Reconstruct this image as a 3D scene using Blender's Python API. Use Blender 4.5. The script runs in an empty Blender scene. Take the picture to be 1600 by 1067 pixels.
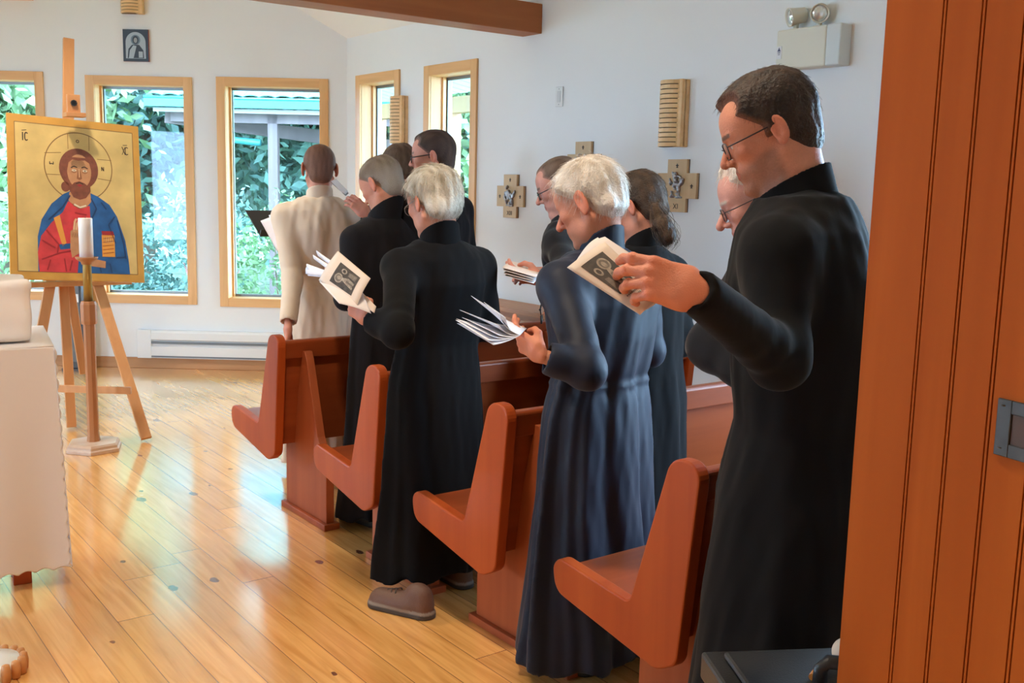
import bpy, bmesh, math, random
import numpy as np
from mathutils import Vector, Matrix

# ------------------------------------------------------------------ camera, sky, lamps, exposure
sc = bpy.context.scene
col = sc.collection
F = 1600.0
YAW, PIT, ROLL, EYE = math.radians(37.0), math.radians(8.5), math.radians(1.3), 1.65
_f = np.array([math.sin(YAW)*math.cos(PIT), math.cos(YAW)*math.cos(PIT), -math.sin(PIT)])
_r0 = np.array([math.cos(YAW), -math.sin(YAW), 0.0])
_u0 = np.cross(_r0, _f)
_r = _r0*math.cos(ROLL)+_u0*math.sin(ROLL)
_u = _u0*math.cos(ROLL)-_r0*math.sin(ROLL)
CAM = np.array([0, 0, EYE])

cd = bpy.data.cameras.new('camera'); cam = bpy.data.objects.new('camera', cd); col.objects.link(cam)
cd.sensor_width = 36; cd.lens = 36.0*F/1600; cd.clip_start = 0.05; cd.clip_end = 500
m = Matrix.Identity(4)
for i in range(3):
    m[i][0] = _r[i]; m[i][1] = _u[i]; m[i][2] = -_f[i]; m[i][3] = CAM[i]
cam.matrix_world = m
sc.camera = cam

vs = sc.view_settings
vs.view_transform = 'Standard'; vs.look = 'None'; vs.gamma = 1; vs.use_curve_mapping = False
vs.exposure = 0.80
LAMP = 190.0
HALL = 16.0
cy = sc.cycles
cy.use_denoising = True
cy.max_bounces = 10; cy.diffuse_bounces = 6; cy.glossy_bounces = 4; cy.transmission_bounces = 6
cy.transparent_max_bounces = 12
cy.sample_clamp_indirect = 6.0; cy.caustics_reflective = False; cy.caustics_refractive = False

w = bpy.data.worlds.new('overcast_sky'); sc.world = w; w.use_nodes = True
nt = w.node_tree; bg = nt.nodes['Background']
tc = nt.nodes.new('ShaderNodeTexCoord'); nz = nt.nodes.new('ShaderNodeTexNoise'); rp = nt.nodes.new('ShaderNodeValToRGB')
nz.inputs['Scale'].default_value = 2.0; nz.inputs['Detail'].default_value = 4
rp.color_ramp.elements[0].color = (0.34, 0.61, 1.0, 1); rp.color_ramp.elements[0].position = 0.3
rp.color_ramp.elements[1].color = (0.54, 0.79, 1.0, 1); rp.color_ramp.elements[1].position = 0.7
nt.links.new(tc.outputs['Generated'], nz.inputs['Vector']); nt.links.new(nz.outputs['Fac'], rp.inputs['Fac'])
nt.links.new(rp.outputs['Color'], bg.inputs['Color'])
bg.inputs['Strength'].default_value = 23.0

def area(name, loc, tgt, sx, sy, power, color, portal=False, spread=180):
    l = bpy.data.lights.new(name, 'AREA'); l.shape = 'RECTANGLE'; l.size = sx; l.size_y = sy
    l.energy = power; l.color = color; l.spread = math.radians(spread)
    if portal: l.cycles.is_portal = True
    o = bpy.data.objects.new(name, l); col.objects.link(o)
    o.location = loc
    d = Vector(tgt)-Vector(loc)
    o.rotation_euler = d.to_track_quat('-Z', 'Y').to_euler()
    return o

# ------------------------------------------------------------------ rays from pixels to places
def ray(x, y): return _f+(x-800)/F*_r-(y-533.5)/F*_u
def at(x, y, D): return CAM+D*ray(x, y)
def on_floor(x, y, z=0.0):
    d = ray(x, y); return CAM+(z-EYE)/d[2]*d
def on_x(x, y, X):
    d = ray(x, y); return CAM+X/d[0]*d
def on_plane(x, y, p0, n):
    d = ray(x, y); n = np.array(n, float); return CAM+((np.array(p0)-CAM)@n)/(d@n)*d

# ------------------------------------------------------------------ materials
MATS = {}
def mat(name, color=(0.8, 0.8, 0.8), rough=0.5, metal=0.0, spec=0.5, noise=0.0, nscale=8.0, stretch=(1, 1, 1),
        bump=0.0, bscale=60.0, bstretch=None, sheen=0.0, coat=0.0, sss=0.0, emit=None, estr=0.0, alpha=1.0, vcol=False, trans=0.0, aniso=0.0):
    if name in MATS: return MATS[name]
    M = bpy.data.materials.new(name); M.use_nodes = True; MATS[name] = M
    n = M.node_tree; L = n.links; b = n.nodes['Principled BSDF']
    b.inputs['Base Color'].default_value = (*color, 1); b.inputs['Roughness'].default_value = rough
    b.inputs['Metallic'].default_value = metal; b.inputs['Specular IOR Level'].default_value = spec
    if sheen: b.inputs['Sheen Weight'].default_value = sheen; b.inputs['Sheen Roughness'].default_value = 0.4
    if coat: b.inputs['Coat Weight'].default_value = coat; b.inputs['Coat Roughness'].default_value = 0.15
    if sss:
        b.inputs['Subsurface Weight'].default_value = sss; b.inputs['Subsurface Radius'].default_value = (0.012, 0.005, 0.003)
        b.inputs['Subsurface Scale'].default_value = 1.0
    if trans: b.inputs['Transmission Weight'].default_value = trans
    if emit: b.inputs['Emission Color'].default_value = (*emit, 1); b.inputs['Emission Strength'].default_value = estr
    src = None
    if vcol:
        a = n.nodes.new('ShaderNodeAttribute'); a.attribute_name = 'Col'; src = a.outputs['Color']
        L.new(src, b.inputs['Base Color'])
    if noise or bump:
        t = n.nodes.new('ShaderNodeTexCoord'); mp = n.nodes.new('ShaderNodeMapping'); mp.inputs['Scale'].default_value = stretch
        L.new(t.outputs['Object'], mp.inputs['Vector'])
    if noise:
        z = n.nodes.new('ShaderNodeTexNoise'); z.inputs['Scale'].default_value = nscale; z.inputs['Detail'].default_value = 5
        L.new(mp.outputs['Vector'], z.inputs['Vector'])
        r = n.nodes.new('ShaderNodeMapRange'); r.inputs['From Min'].default_value = 0.25; r.inputs['From Max'].default_value = 0.75
        r.inputs['To Min'].default_value = 1-noise; r.inputs['To Max'].default_value = 1+noise
        L.new(z.outputs['Fac'], r.inputs['Value'])
        mx = n.nodes.new('ShaderNodeVectorMath'); mx.operation = 'SCALE'
        if src: L.new(src, mx.inputs[0])
        else: mx.inputs[0].default_value = color
        L.new(r.outputs['Result'], mx.inputs['Scale']); L.new(mx.outputs['Vector'], b.inputs['Base Color'])
    if bump:
        z2 = n.nodes.new('ShaderNodeTexNoise'); z2.inputs['Scale'].default_value = bscale; z2.inputs['Detail'].default_value = 4
        if bstretch:
            mp2 = n.nodes.new('ShaderNodeMapping'); mp2.inputs['Scale'].default_value = bstretch
            L.new(t.outputs['Object'], mp2.inputs['Vector']); L.new(mp2.outputs['Vector'], z2.inputs['Vector'])
        else: L.new(mp.outputs['Vector'], z2.inputs['Vector'])
        bp = n.nodes.new('ShaderNodeBump'); bp.inputs['Strength'].default_value = min(1, bump); bp.inputs['Distance'].default_value = 0.01
        L.new(z2.outputs['Fac'], bp.inputs['Height']); L.new(bp.outputs['Normal'], b.inputs['Normal'])
    return M

def wood(name, c, dark, rough=0.35, axis=2, scale=6.0, coat=0.0, bump=0.02, spec=.3):
    """solid wood: grain runs along the given axis of the object"""
    if name in MATS: return MATS[name]
    M = bpy.data.materials.new(name); M.use_nodes = True; MATS[name] = M
    n = M.node_tree; L = n.links; b = n.nodes['Principled BSDF']; b.inputs['Roughness'].default_value = rough; b.inputs['Specular IOR Level'].default_value = spec
    if coat: b.inputs['Coat Weight'].default_value = coat; b.inputs['Coat Roughness'].default_value = 0.35
    t = n.nodes.new('ShaderNodeTexCoord'); mp = n.nodes.new('ShaderNodeMapping')
    s = [scale*3, scale*3, scale*3]; s[axis] = scale*0.22; mp.inputs['Scale'].default_value = s
    L.new(t.outputs['Object'], mp.inputs['Vector'])
    z = n.nodes.new('ShaderNodeTexNoise'); z.inputs['Scale'].default_value = 1.0; z.inputs['Detail'].default_value = 6; z.inputs['Distortion'].default_value = 0.6
    L.new(mp.outputs['Vector'], z.inputs['Vector'])
    r = n.nodes.new('ShaderNodeValToRGB'); L.new(z.outputs['Fac'], r.inputs['Fac'])
    r.color_ramp.elements[0].position = 0.32; r.color_ramp.elements[0].color = (*dark, 1)
    r.color_ramp.elements[1].position = 0.68; r.color_ramp.elements[1].color = (*c, 1)
    L.new(r.outputs['Color'], b.inputs['Base Color'])
    bp = n.nodes.new('ShaderNodeBump'); bp.inputs['Strength'].default_value = bump*5; bp.inputs['Distance'].default_value = 0.002
    L.new(z.outputs['Fac'], bp.inputs['Height']); L.new(bp.outputs['Normal'], b.inputs['Normal'])
    return M

# ------------------------------------------------------------------ objects, tags
def tag(o, label=None, cat=None, group=None, kind=None):
    if label: o['label'] = label
    if cat: o['category'] = cat
    if group: o['group'] = group
    if kind: o['kind'] = kind
    return o
def empty(name, loc=(0, 0, 0), rz=0.0):
    o = bpy.data.objects.new(name, None); col.objects.link(o); o.location = tuple(loc); o.rotation_euler = (0, 0, rz)
    o.empty_display_size = 0.1
    return o
def thing(name, label, cat, loc=(0, 0, 0), rz=0.0, group=None):
    return tag(empty(name, loc, rz), label, cat, group)

class MB:
    """collects shapes into one mesh"""
    def __init__(s): s.bm = bmesh.new(); s.mi = 0
    def _add(s, vs, fs):
        v = [s.bm.verts.new(tuple(p)) for p in vs]
        for f in fs:
            try:
                q = s.bm.faces.new([v[i] for i in f]); q.material_index = s.mi
            except ValueError: pass
        return v
    def box(s, lo, hi, mtx=None):
        x0, y0, z0 = lo; x1, y1, z1 = hi
        P = [(x0, y0, z0), (x1, y0, z0), (x1, y1, z0), (x0, y1, z0), (x0, y0, z1), (x1, y0, z1), (x1, y1, z1), (x0, y1, z1)]
        if mtx is not None: P = [mtx@Vector(p) for p in P]
        s._add(P, [(0, 3, 2, 1), (4, 5, 6, 7), (0, 1, 5, 4), (1, 2, 6, 5), (2, 3, 7, 6), (3, 0, 4, 7)]); return s
    def prism(s, pts, a, b, axis=0):
        """outline pts (2-D) extruded from a to b along axis"""
        def mk(p, t):
            q = list(p); q.insert(axis, t); return tuple(q)
        n = len(pts); P = [mk(p, a) for p in pts]+[mk(p, b) for p in pts]
        fs = [tuple(range(n))[::-1], tuple(range(n, 2*n))]+[(i, (i+1) % n, n+(i+1) % n, n+i) for i in range(n)]
        s._add(P, fs); return s
    def bar(s, a, b, wx, wz, up=(0, 0, 1)):
        """rectangular bar from a to b"""
        a = Vector(a); b = Vector(b); d = (b-a).normalized(); u = Vector(up)
        x = d.cross(u)
        if x.length < 1e-4: x = d.cross(Vector((1, 0, 0)))
        x.normalize(); z = x.cross(d).normalized()
        P = []
        for c in (a, b):
            for (i, j) in ((-1, -1), (1, -1), (1, 1), (-1, 1)): P.append(c+x*i*wx/2+z*j*wz/2)
        s._add(P, [(3, 2, 1, 0), (4, 5, 6, 7), (0, 1, 5, 4), (1, 2, 6, 5), (2, 3, 7, 6), (3, 0, 4, 7)]); return s
    def tube(s, pts, r, n=10, closed=False, cap=True):
        pts = [Vector(p) for p in pts]; N = len(pts); rs = r if hasattr(r, '__len__') else [r]*N
        rings = []; prev = None
        for i, p in enumerate(pts):
            if closed: d = pts[(i+1) % N]-pts[i-1]
            else: d = pts[min(i+1, N-1)]-pts[max(i-1, 0)]
            d.normalize()
            if prev is None:
                prev = d.orthogonal().normalized()
            x = (prev-d*prev.dot(d))
            if x.length < 1e-5: x = d.orthogonal()
            x.normalize(); prev = x; y = d.cross(x)
            rings.append([s.bm.verts.new(p+(x*math.cos(2*math.pi*k/n)+y*math.sin(2*math.pi*k/n))*rs[i]) for k in range(n)])
        for i in range(N if closed else N-1):
            A, B = rings[i], rings[(i+1) % N]
            for k in range(n):
                f = s.bm.faces.new((A[k], A[(k+1) % n], B[(k+1) % n], B[k])); f.smooth = True; f.material_index = s.mi
        if cap and not closed:
            s.bm.faces.new(rings[0][::-1]).material_index = s.mi; s.bm.faces.new(rings[-1]).material_index = s.mi
        return s
    def lathe(s, prof, c=(0, 0, 0), n=24, smooth=True, rot=0.0, axis='z'):
        rings = []
        for (r, z) in prof:
            ring = []
            for k in range(n):
                a = 2*math.pi*k/n+rot
                p = (c[0]+r*math.cos(a), c[1]+r*math.sin(a), c[2]+z) if axis == 'z' else (c[0]+z, c[1]+r*math.cos(a), c[2]+r*math.sin(a))
                ring.append(s.bm.verts.new(p))
            rings.append(ring)
        for A, B in zip(rings, rings[1:]):
            for k in range(n):
                f = s.bm.faces.new((A[k], A[(k+1) % n], B[(k+1) % n], B[k])); f.smooth = smooth; f.material_index = s.mi
        s.bm.faces.new(rings[0][::-1]).material_index = s.mi; s.bm.faces.new(rings[-1]).material_index = s.mi
        return s
    def grid(s, fn, nu, nv, smooth=True):
        V = [[s.bm.verts.new(tuple(fn(i/(nu-1), j/(nv-1)))) for j in range(nv)] for i in range(nu)]
        for i in range(nu-1):
            for j in range(nv-1):
                f = s.bm.faces.new((V[i][j], V[i+1][j], V[i+1][j+1], V[i][j+1])); f.smooth = smooth; f.material_index = s.mi
        return s
    def poly(s, pts):
        s._add(pts, [tuple(range(len(pts)))]); return s
    def build(s, name, m, parent=None, bevel=0.0, solid=0.0, smooth=False, mw=None):
        bmesh.ops.recalc_face_normals(s.bm, faces=s.bm.faces)
        me = bpy.data.meshes.new(name); s.bm.to_mesh(me); s.bm.free()
        for mm in (m if isinstance(m, (list, tuple)) else [m]): me.materials.append(mm)
        if smooth:
            for p in me.polygons: p.use_smooth = True
        o = bpy.data.objects.new(name, me); col.objects.link(o)
        if mw is not None: o.matrix_world = mw
        if parent is not None: o.parent = parent
        if solid:
            md = o.modifiers.new('s', 'SOLIDIFY'); md.thickness = solid; md.offset = 0
        if bevel:
            md = o.modifiers.new('b', 'BEVEL'); md.width = bevel; md.segments = 2; md.limit_method = 'ANGLE'; md.angle_limit = math.radians(40)
            md.harden_normals = False
        return o

def text_obj(name, s, size, m, parent, mw, depth=0.0006):
    c = bpy.data.curves.new(name, 'FONT'); c.body = s; c.size = size; c.extrude = depth; c.align_x = 'CENTER'; c.align_y = 'CENTER'
    t = bpy.data.objects.new(name, c); col.objects.link(t)
    dg = bpy.context.evaluated_depsgraph_get(); dg.update()
    me = bpy.data.meshes.new_from_object(t.evaluated_get(dg)); bpy.data.objects.remove(t)
    me.materials.clear(); me.materials.append(m)
    o = bpy.data.objects.new(name, me); col.objects.link(o); o.matrix_local = mw
    if parent is not None: o.parent = parent
    return o

def copy_tree(o, parent=None):
    c = o.copy(); col.objects.link(c); c.parent = parent
    for ch in list(o.children): copy_tree(ch, c)
    return c
# ------------------------------------------------------------------ solid modelling by distance fields
f4 = np.float32
def _n(v): return np.sqrt((v*v).sum(-1))
def ell(P, c, r):
    q = (P-np.array(c, f4)); r = np.array(r, f4)
    k0 = _n(q/r); k1 = _n(q/(r*r))+1e-9
    return k0*(k0-1)/k1
def rc(P, a, b, ra, rb):
    a = np.array(a, f4); b = np.array(b, f4); d = b-a; q = P-a
    t = np.clip((q@d)/max(float(d@d), 1e-9), 0, 1)
    return _n(q-t[:, None]*d)-(ra+(rb-ra)*t)
def rbox(P, c, h, r):
    q = np.abs(P-np.array(c, f4))-(np.array(h, f4)-r)
    return _n(np.maximum(q, 0))+np.minimum(q.max(-1), 0)-r
def smin(a, b, k):
    h = np.clip(0.5+0.5*(b-a)/k, 0, 1); return b*(1-h)+a*h-k*h*(1-h)
def smax(a, b, k): return -smin(-a, -b, k)
def sstep(x, a, b):
    t = np.clip((x-a)/(b-a), 0, 1); return t*t*(3-2*t)
def rotz(a): c, s = math.cos(a), math.sin(a); return np.array([[c, -s, 0], [s, c, 0], [0, 0, 1]], f4)
def rotx(a): c, s = math.cos(a), math.sin(a); return np.array([[1, 0, 0], [0, c, -s], [0, s, c]], f4)
def roty(a): c, s = math.cos(a), math.sin(a); return np.array([[c, 0, s], [0, 1, 0], [-s, 0, c]], f4)
_rg = np.random.RandomState(5)
_K = _rg.normal(size=(24, 3)).astype(f4); _PH = _rg.uniform(0, 6.28, 24).astype(f4)
def wob(P, freq, n=6, seed=0):
    """smooth pseudo-random field in about -1..1"""
    s = 0
    for i in range(n):
        j = (i+seed*5) % 24; s = s+np.sin(P@(_K[j]*freq)+_PH[j]+seed)
    return s/math.sqrt(n*0.7)/1.2

def surface(fn, lo, hi, h, margin=1.35, B=8):
    """surface nets over the box lo..hi with cell h; only blocks near the surface are sampled"""
    lo = np.array(lo, f4); hi = np.array(hi, f4)
    nb = np.maximum(1, np.ceil((hi-lo)/(h*B)).astype(int)); n = nb*B
    V = np.ones(n, f4)
    ctr = (np.stack(np.meshgrid(*[np.arange(k) for k in nb], indexing='ij'), -1).reshape(-1, 3))
    pc = lo+(ctr+0.5)*(B*h)
    dc = np.concatenate([fn(pc[i:i+200000].astype(f4)) for i in range(0, len(pc), 200000)])
    near = np.abs(dc) < B*h*0.87*margin
    Vb = V.reshape(nb[0], B, nb[1], B, nb[2], B).transpose(0, 2, 4, 1, 3, 5)
    Vb[:] = np.where(dc < 0, -1.0, 1.0).reshape(*nb, 1, 1, 1)
    V = Vb.transpose(0, 3, 1, 4, 2, 5).reshape(n).copy()
    off = np.stack(np.meshgrid(*[np.arange(B)]*3, indexing='ij'), -1).reshape(-1, 3)
    cn = ctr[near]; step = 1000
    for i in range(0, len(cn), step):
        g = (cn[i:i+step, None, :]*B+off[None]).reshape(-1, 3)
        V[g[:, 0], g[:, 1], g[:, 2]] = fn((lo+g*h).astype(f4))
    S = V < 0
    c8 = [(0, 0, 0), (1, 0, 0), (0, 1, 0), (1, 1, 0), (0, 0, 1), (1, 0, 1), (0, 1, 1), (1, 1, 1)]
    m = n-1
    cnt = np.zeros(m, np.int8)
    for (a, b, c) in c8: cnt += S[a:a+m[0], b:b+m[1], c:c+m[2]]
    act = (cnt > 0) & (cnt < 8)
    idx = -np.ones(m, np.int32); A = np.argwhere(act); idx[act] = np.arange(len(A))
    val = np.stack([V[A[:, 0]+a, A[:, 1]+b, A[:, 2]+c] for (a, b, c) in c8], 1)
    acc = np.zeros((len(A), 3), f4); num = np.zeros(len(A), f4)
    C8 = np.array(c8, f4)
    for i in range(8):
        for j in range(i+1, 8):
            if sum(abs(c8[i][k]-c8[j][k]) for k in range(3)) != 1: continue
            va, vb = val[:, i], val[:, j]; cr = (va < 0) != (vb < 0)
            t = va/np.where(np.abs(va-vb) < 1e-12, 1, va-vb); t = np.clip(t, 0, 1)
            p = C8[i]+t[:, None]*(C8[j]-C8[i])
            acc += np.where(cr[:, None], p, 0); num += cr
    verts = lo+(A+acc/num[:, None])*h
    quads = []
    for ax in range(3):
        u, v = (ax+1) % 3, (ax+2) % 3
        sl0 = [slice(1, m[0]), slice(1, m[1]), slice(1, m[2])]; sl0[ax] = slice(0, m[ax]); sl1 = list(sl0); sl1[ax] = slice(1, m[ax]+1)
        s0 = S[tuple(sl0)]; s1 = S[tuple(sl1)]; E = np.argwhere(s0 != s1); fl = s0[s0 != s1]
        o = np.ones(3, int); o[ax] = 0; E = E+o
        du = np.zeros(3, int); du[u] = 1; dv = np.zeros(3, int); dv[v] = 1
        q = np.stack([idx[tuple((E-du-dv).T)], idx[tuple((E-dv).T)], idx[tuple(E.T)], idx[tuple((E-du).T)]], 1)
        q[~fl] = q[~fl][:, ::-1]; quads.append(q)
    Q = np.concatenate(quads); Q = Q[(Q >= 0).all(1)]
    return verts.astype(f4), Q

def relax(V, Q, it=1, k=0.5):
    n = len(V)
    e = np.concatenate([Q[:, [0, 1]], Q[:, [1, 2]], Q[:, [2, 3]], Q[:, [3, 0]]])
    for _ in range(it):
        s = np.zeros_like(V); c = np.bincount(e[:, 0], minlength=n)+np.bincount(e[:, 1], minlength=n)
        for a in range(3): s[:, a] = np.bincount(e[:, 0], V[e[:, 1], a], n)+np.bincount(e[:, 1], V[e[:, 0], a], n)
        V = V*(1-k)+k*s/np.maximum(c, 1)[:, None]
    return V.astype(f4)

def np_mesh(name, parts, m, parent=None, colfn=None, cols=None):
    """parts: list of (verts, quads or tris); one mesh object with smooth faces"""
    Vs, off = [], 0; loops = []; tot = []
    for V, Q in parts:
        Vs.append(V); loops.append((Q+off).ravel()); tot.append(np.full(len(Q), Q.shape[1])); off += len(V)
    V = np.concatenate(Vs).astype(f4); loops = np.concatenate(loops).astype(np.int32); tot = np.concatenate(tot).astype(np.int32)
    me = bpy.data.meshes.new(name); me.vertices.add(len(V)); me.vertices.foreach_set('co', V.ravel())
    me.loops.add(len(loops)); me.loops.foreach_set('vertex_index', loops)
    me.polygons.add(len(tot)); st = np.concatenate([[0], np.cumsum(tot)[:-1]]).astype(np.int32)
    me.polygons.foreach_set('loop_start', st); me.polygons.foreach_set('loop_total', tot)
    me.polygons.foreach_set('use_smooth', np.ones(len(tot), bool))
    me.update(calc_edges=True); me.validate()
    if cols is not None:
        a = me.color_attributes.new('Col', 'FLOAT_COLOR', 'POINT')
        C = np.ones((len(V), 4), f4); C[:, :3] = cols; a.data.foreach_set('color', C.ravel())
    me.materials.append(m)
    o = bpy.data.objects.new(name, me); col.objects.link(o)
    if parent is not None: o.parent = parent
    return o
# ------------------------------------------------------------------ people
def head_sdf(P, hp):
    w, nose, jaw = hp.get('wide', 1), hp.get('nose', 1), hp.get('jaw', 1)
    Q = P.copy(); Q[:, 0] = np.abs(Q[:, 0])/w
    d = ell(Q, (0, -.014, .034), (.077, .096, .086))
    d = smin(d, ell(Q, (0, .034, -.018), (.061, .056, .078)), .03)
    d = smin(d, ell(Q, (0, .045, .045), (.060, .045, .048)), .03)
    d = smin(d, ell(Q, (0.018, .026, -.066), (.040*jaw, .050, .038)), .028)
    d = smin(d, rc(Q, (.0, .078, -.098), (.012, .074, -.098), .018, .017), .022)
    d = smin(d, rc(Q, (.030, .030, -.090), (.058*jaw, -.012, -.050), .016, .016), .025)
    d = smin(d, ell(Q, (.043, .062, -.014), (.020, .018, .016)), .02)
    d = smin(d, rc(Q, (.010, .088, .022), (.042, .076, .024), .008, .007), .012)
    d = smax(d, -ell(Q, (.031, .098, .004), (.017, .015, .013)), .012)
    d = smin(d, ell(Q, (.031, .0765, .004), (.0135, .0125, .0125)), .003)
    # eyelids
    d = smin(d, rc(Q, (.021, .0865, .010), (.041, .081, .009), .0030, .0030), .004)
    d = smin(d, rc(Q, (.021, .086, -.004), (.040, .080, -.004), .0022, .0022), .004)
    # nose
    d = smin(d, rc(Q, (0, .089, .010), (0, .109*(.5+.5*nose), -.026), .0075, .0105*nose), .010)
    d = smin(d, ell(Q, (.010*nose, .098, -.030), (.0085, .010, .0075)), .006)
    d = smax(d, -ell(Q, (.006, .102, -.039), (.0035, .005, .004)), .003)
    # mouth
    d = smin(d, ell(Q, (0, .080, -.058), (.028, .014, .022)), .015)
    d = smin(d, rc(Q, (0, .0925, -.0545), (.020, .086, -.058), .0048, .0025), .005)
    d = smin(d, rc(Q, (0, .0915, -.0655), (.017, .086, -.061), .0058, .003), .005)
    d = smax(d, -rc(Q, (0, .0990, -.0600), (.024, .0895, -.0600), .0018, .0014), .0025)
    # ears
    c, s = math.cos(.30), math.sin(.30)
    E = Q-np.array((.0775, -.006, -.002), f4)
    ex = c*E[:, 0]-s*-E[:, 1]*-1; ey = s*E[:, 0]+c*E[:, 1]
    X = np.stack([c*E[:, 0]+s*E[:, 1], -s*E[:, 0]+c*E[:, 1]-.10*E[:, 2], E[:, 2]], 1)
    big = hp.get('ear', 1.0)
    e = ell(X, (.006, -.012, .002), (.0065, .0185*big, .032*big))
    e = smax(e, -ell(X, (.0125, -.009, .004), (.0065, .0105, .020)), .004)
    e = smin(e, ell(X, (.004, -.006, -.025*big), (.006, .009, .010)), .006)
    e = smin(e, rc(X, (.004, -.001, -.008), (.004, -.002, .006), .004, .003), .006)
    d = smin(d, e, .012)
    return d

def head_paint(P, hp, skin):
    """albedo of the face: lips, brows, stubble, eyes"""
    n = len(P); C = np.tile(np.array(skin, f4), (n, 1)); X = np.abs(P[:, 0])
    def mix(mask, c):
        nonlocal C
        mask = np.clip(mask, 0, 1)[:, None]; C = C*(1-mask)+np.array(c, f4)*mask
    red = (skin[0]*1.02, skin[1]*.72, skin[2]*.66)
    Q = P.copy(); Q[:, 0] = X
    mix(.55*np.exp(-(_n((Q-np.array((.045, .062, -.02), f4)))/.022)**2), red)
    mix(.7*np.exp(-(_n((Q-np.array((0, .108, -.028), f4)))/.018)**2), red)
    mix(.6*sstep(X, .076, .084), red)
    m = sstep(-ell(Q, (0, .094, -.060), (.023, .012, .010)), -.001, .001); mix(.75*m, (skin[0]*.72, skin[1]*.42, skin[2]*.42))
    bc = hp.get('beard')
    if bc is not None:
        jaw = sstep(-.030-P[:, 2]-.35*np.maximum(0, P[:, 1]-.03)*(X > .018), -.008, .014)*sstep(P[:, 1], -.008, .012)
        lip = 1-sstep(-ell(Q, (0, .094, -.060), (.022, .012, .0085)), -.002, .002)
        st = hp.get('beard_s', .6)
        mix(st*jaw*lip*np.random.RandomState(3).uniform(.75, 1.0, n).astype(f4), bc)
    bw = hp.get('brow', (.12, .08, .06))
    mix(.85*sstep(-(_seg(Q, (.013, .0, .027), (.045, .0, .028), 1)-.0045), -.0015, .0015)*(P[:, 1] > .05), bw)
    # eyes: lowered lids leave a thin slit
    ey = (P[:, 1] > .06)&(np.abs(P[:, 2]-.002) < .0035)&(np.abs(X-.031) < .0105)
    mix(ey*1.0, (.55, .5, .47)); mix((ey & (np.abs(X-.031) < .005))*1.0, (.06, .045, .035))
    C *= (1+.05*wob(P, 60, 6, 1)+np.random.RandomState(4).uniform(-.04, .04, n))[:, None]
    return C
def _seg(P, a, b, axis):
    keep = [i for i in range(3) if i != axis]
    a = np.array(a, f4)[keep]; b = np.array(b, f4)[keep]; q = P[:, keep]-a; d = b-a
    t = np.clip((q@d)/(d@d), 0, 1); return _n(q-t[:, None]*d)

def hair_region(P, hp):
    """positive where hair grows (head frame)"""
    line = hp.get('line', .075)
    r = P[:, 2]-(line+(P[:, 1]-.085)*hp.get('slope', .92))
    X = np.abs(P[:, 0])
    r = np.maximum(r, np.minimum(np.minimum(P[:, 2]+.012+hp.get('burn', 0), .016-P[:, 1]), P[:, 1]+.02)*1.0)  # sideburn
    r = np.maximum(r, np.minimum(P[:, 2]+hp.get('nape', .075), -.018-P[:, 1]))
    r = smin(r, P[:, 2]*0+.03-P[:, 1]+(P[:, 2]-line)*1.0, .01) if hp.get('front') else r
    t = hp.get('temple', .022)
    Q = P.copy(); Q[:, 0] = X
    r = np.minimum(r, -(t-_n(Q-np.array((.050, .078, line-.002), f4))) if t else r)
    if hp.get('bald'):
        r = np.minimum(r, ell(P, (0, hp.get('bald_y', .01), .12), (hp['bald'], hp['bald']*1.25, .06)))
    return r
def hair_sdf(P, hp):
    w = hp.get('wide', 1)
    Q = P.copy(); Q[:, 0] = np.abs(Q[:, 0])/w
    d = ell(Q, (0, -.014, .034), (.077, .096, .086))
    d = smin(d, ell(Q, (0, .034, -.018), (.061, .056, .078)), .03)
    d = smin(d, ell(Q, (0, .045, .045), (.060, .045, .048)), .03)
    d = smin(d, ell(Q, (0, -.055, -.035), (.056, .042, .05)), .02)
    T = hp.get('hair', .010)
    reg = hair_region(P, hp)
    vol = T*(1+hp.get('topvol', .4)*sstep(P[:, 2], .03, .11))*(1-.45*sstep(-P[:, 2], .02, .075))
    t = vol*sstep(reg, 0, hp.get('fade', .030))-.0022*(1-sstep(reg, -.002, .004))-.0005
    lo = hp.get('lump', .0015)
    if lo:
        dirw = P*np.array((1, .45, .6), f4)
        t = t+sstep(reg, .003, .02)*(lo*wob(dirw, hp.get('lfreq', 110), 6, 3)+lo*.5*wob(P, 300, 6, 1))
    return d-t

def tris_tube(paths, r0, r1):
    """thin three-sided strands along paths (S,K,3)"""
    S, K, _ = paths.shape
    d = np.gradient(paths, axis=1); d /= (_n(d)[..., None]+1e-9)
    a = np.cross(d, np.array((.3, .5, .8), f4)); a /= (_n(a)[..., None]+1e-9); b = np.cross(d, a)
    rr = np.linspace(r0, r1, K)[None, :, None]
    ring = [paths+rr*(a*math.cos(q)+b*math.sin(q)) for q in (0, 2.094, 4.189)]
    V = np.stack(ring, 2).reshape(-1, 3)
    base = (np.arange(S)[:, None]*K+np.arange(K-1)[None]).reshape(-1)*3
    Q = np.concatenate([np.stack([base+i, base+(i+1) % 3, base+3+(i+1) % 3, base+3+i], 1) for i in range(3)])
    return V.astype(f4), Q

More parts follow.
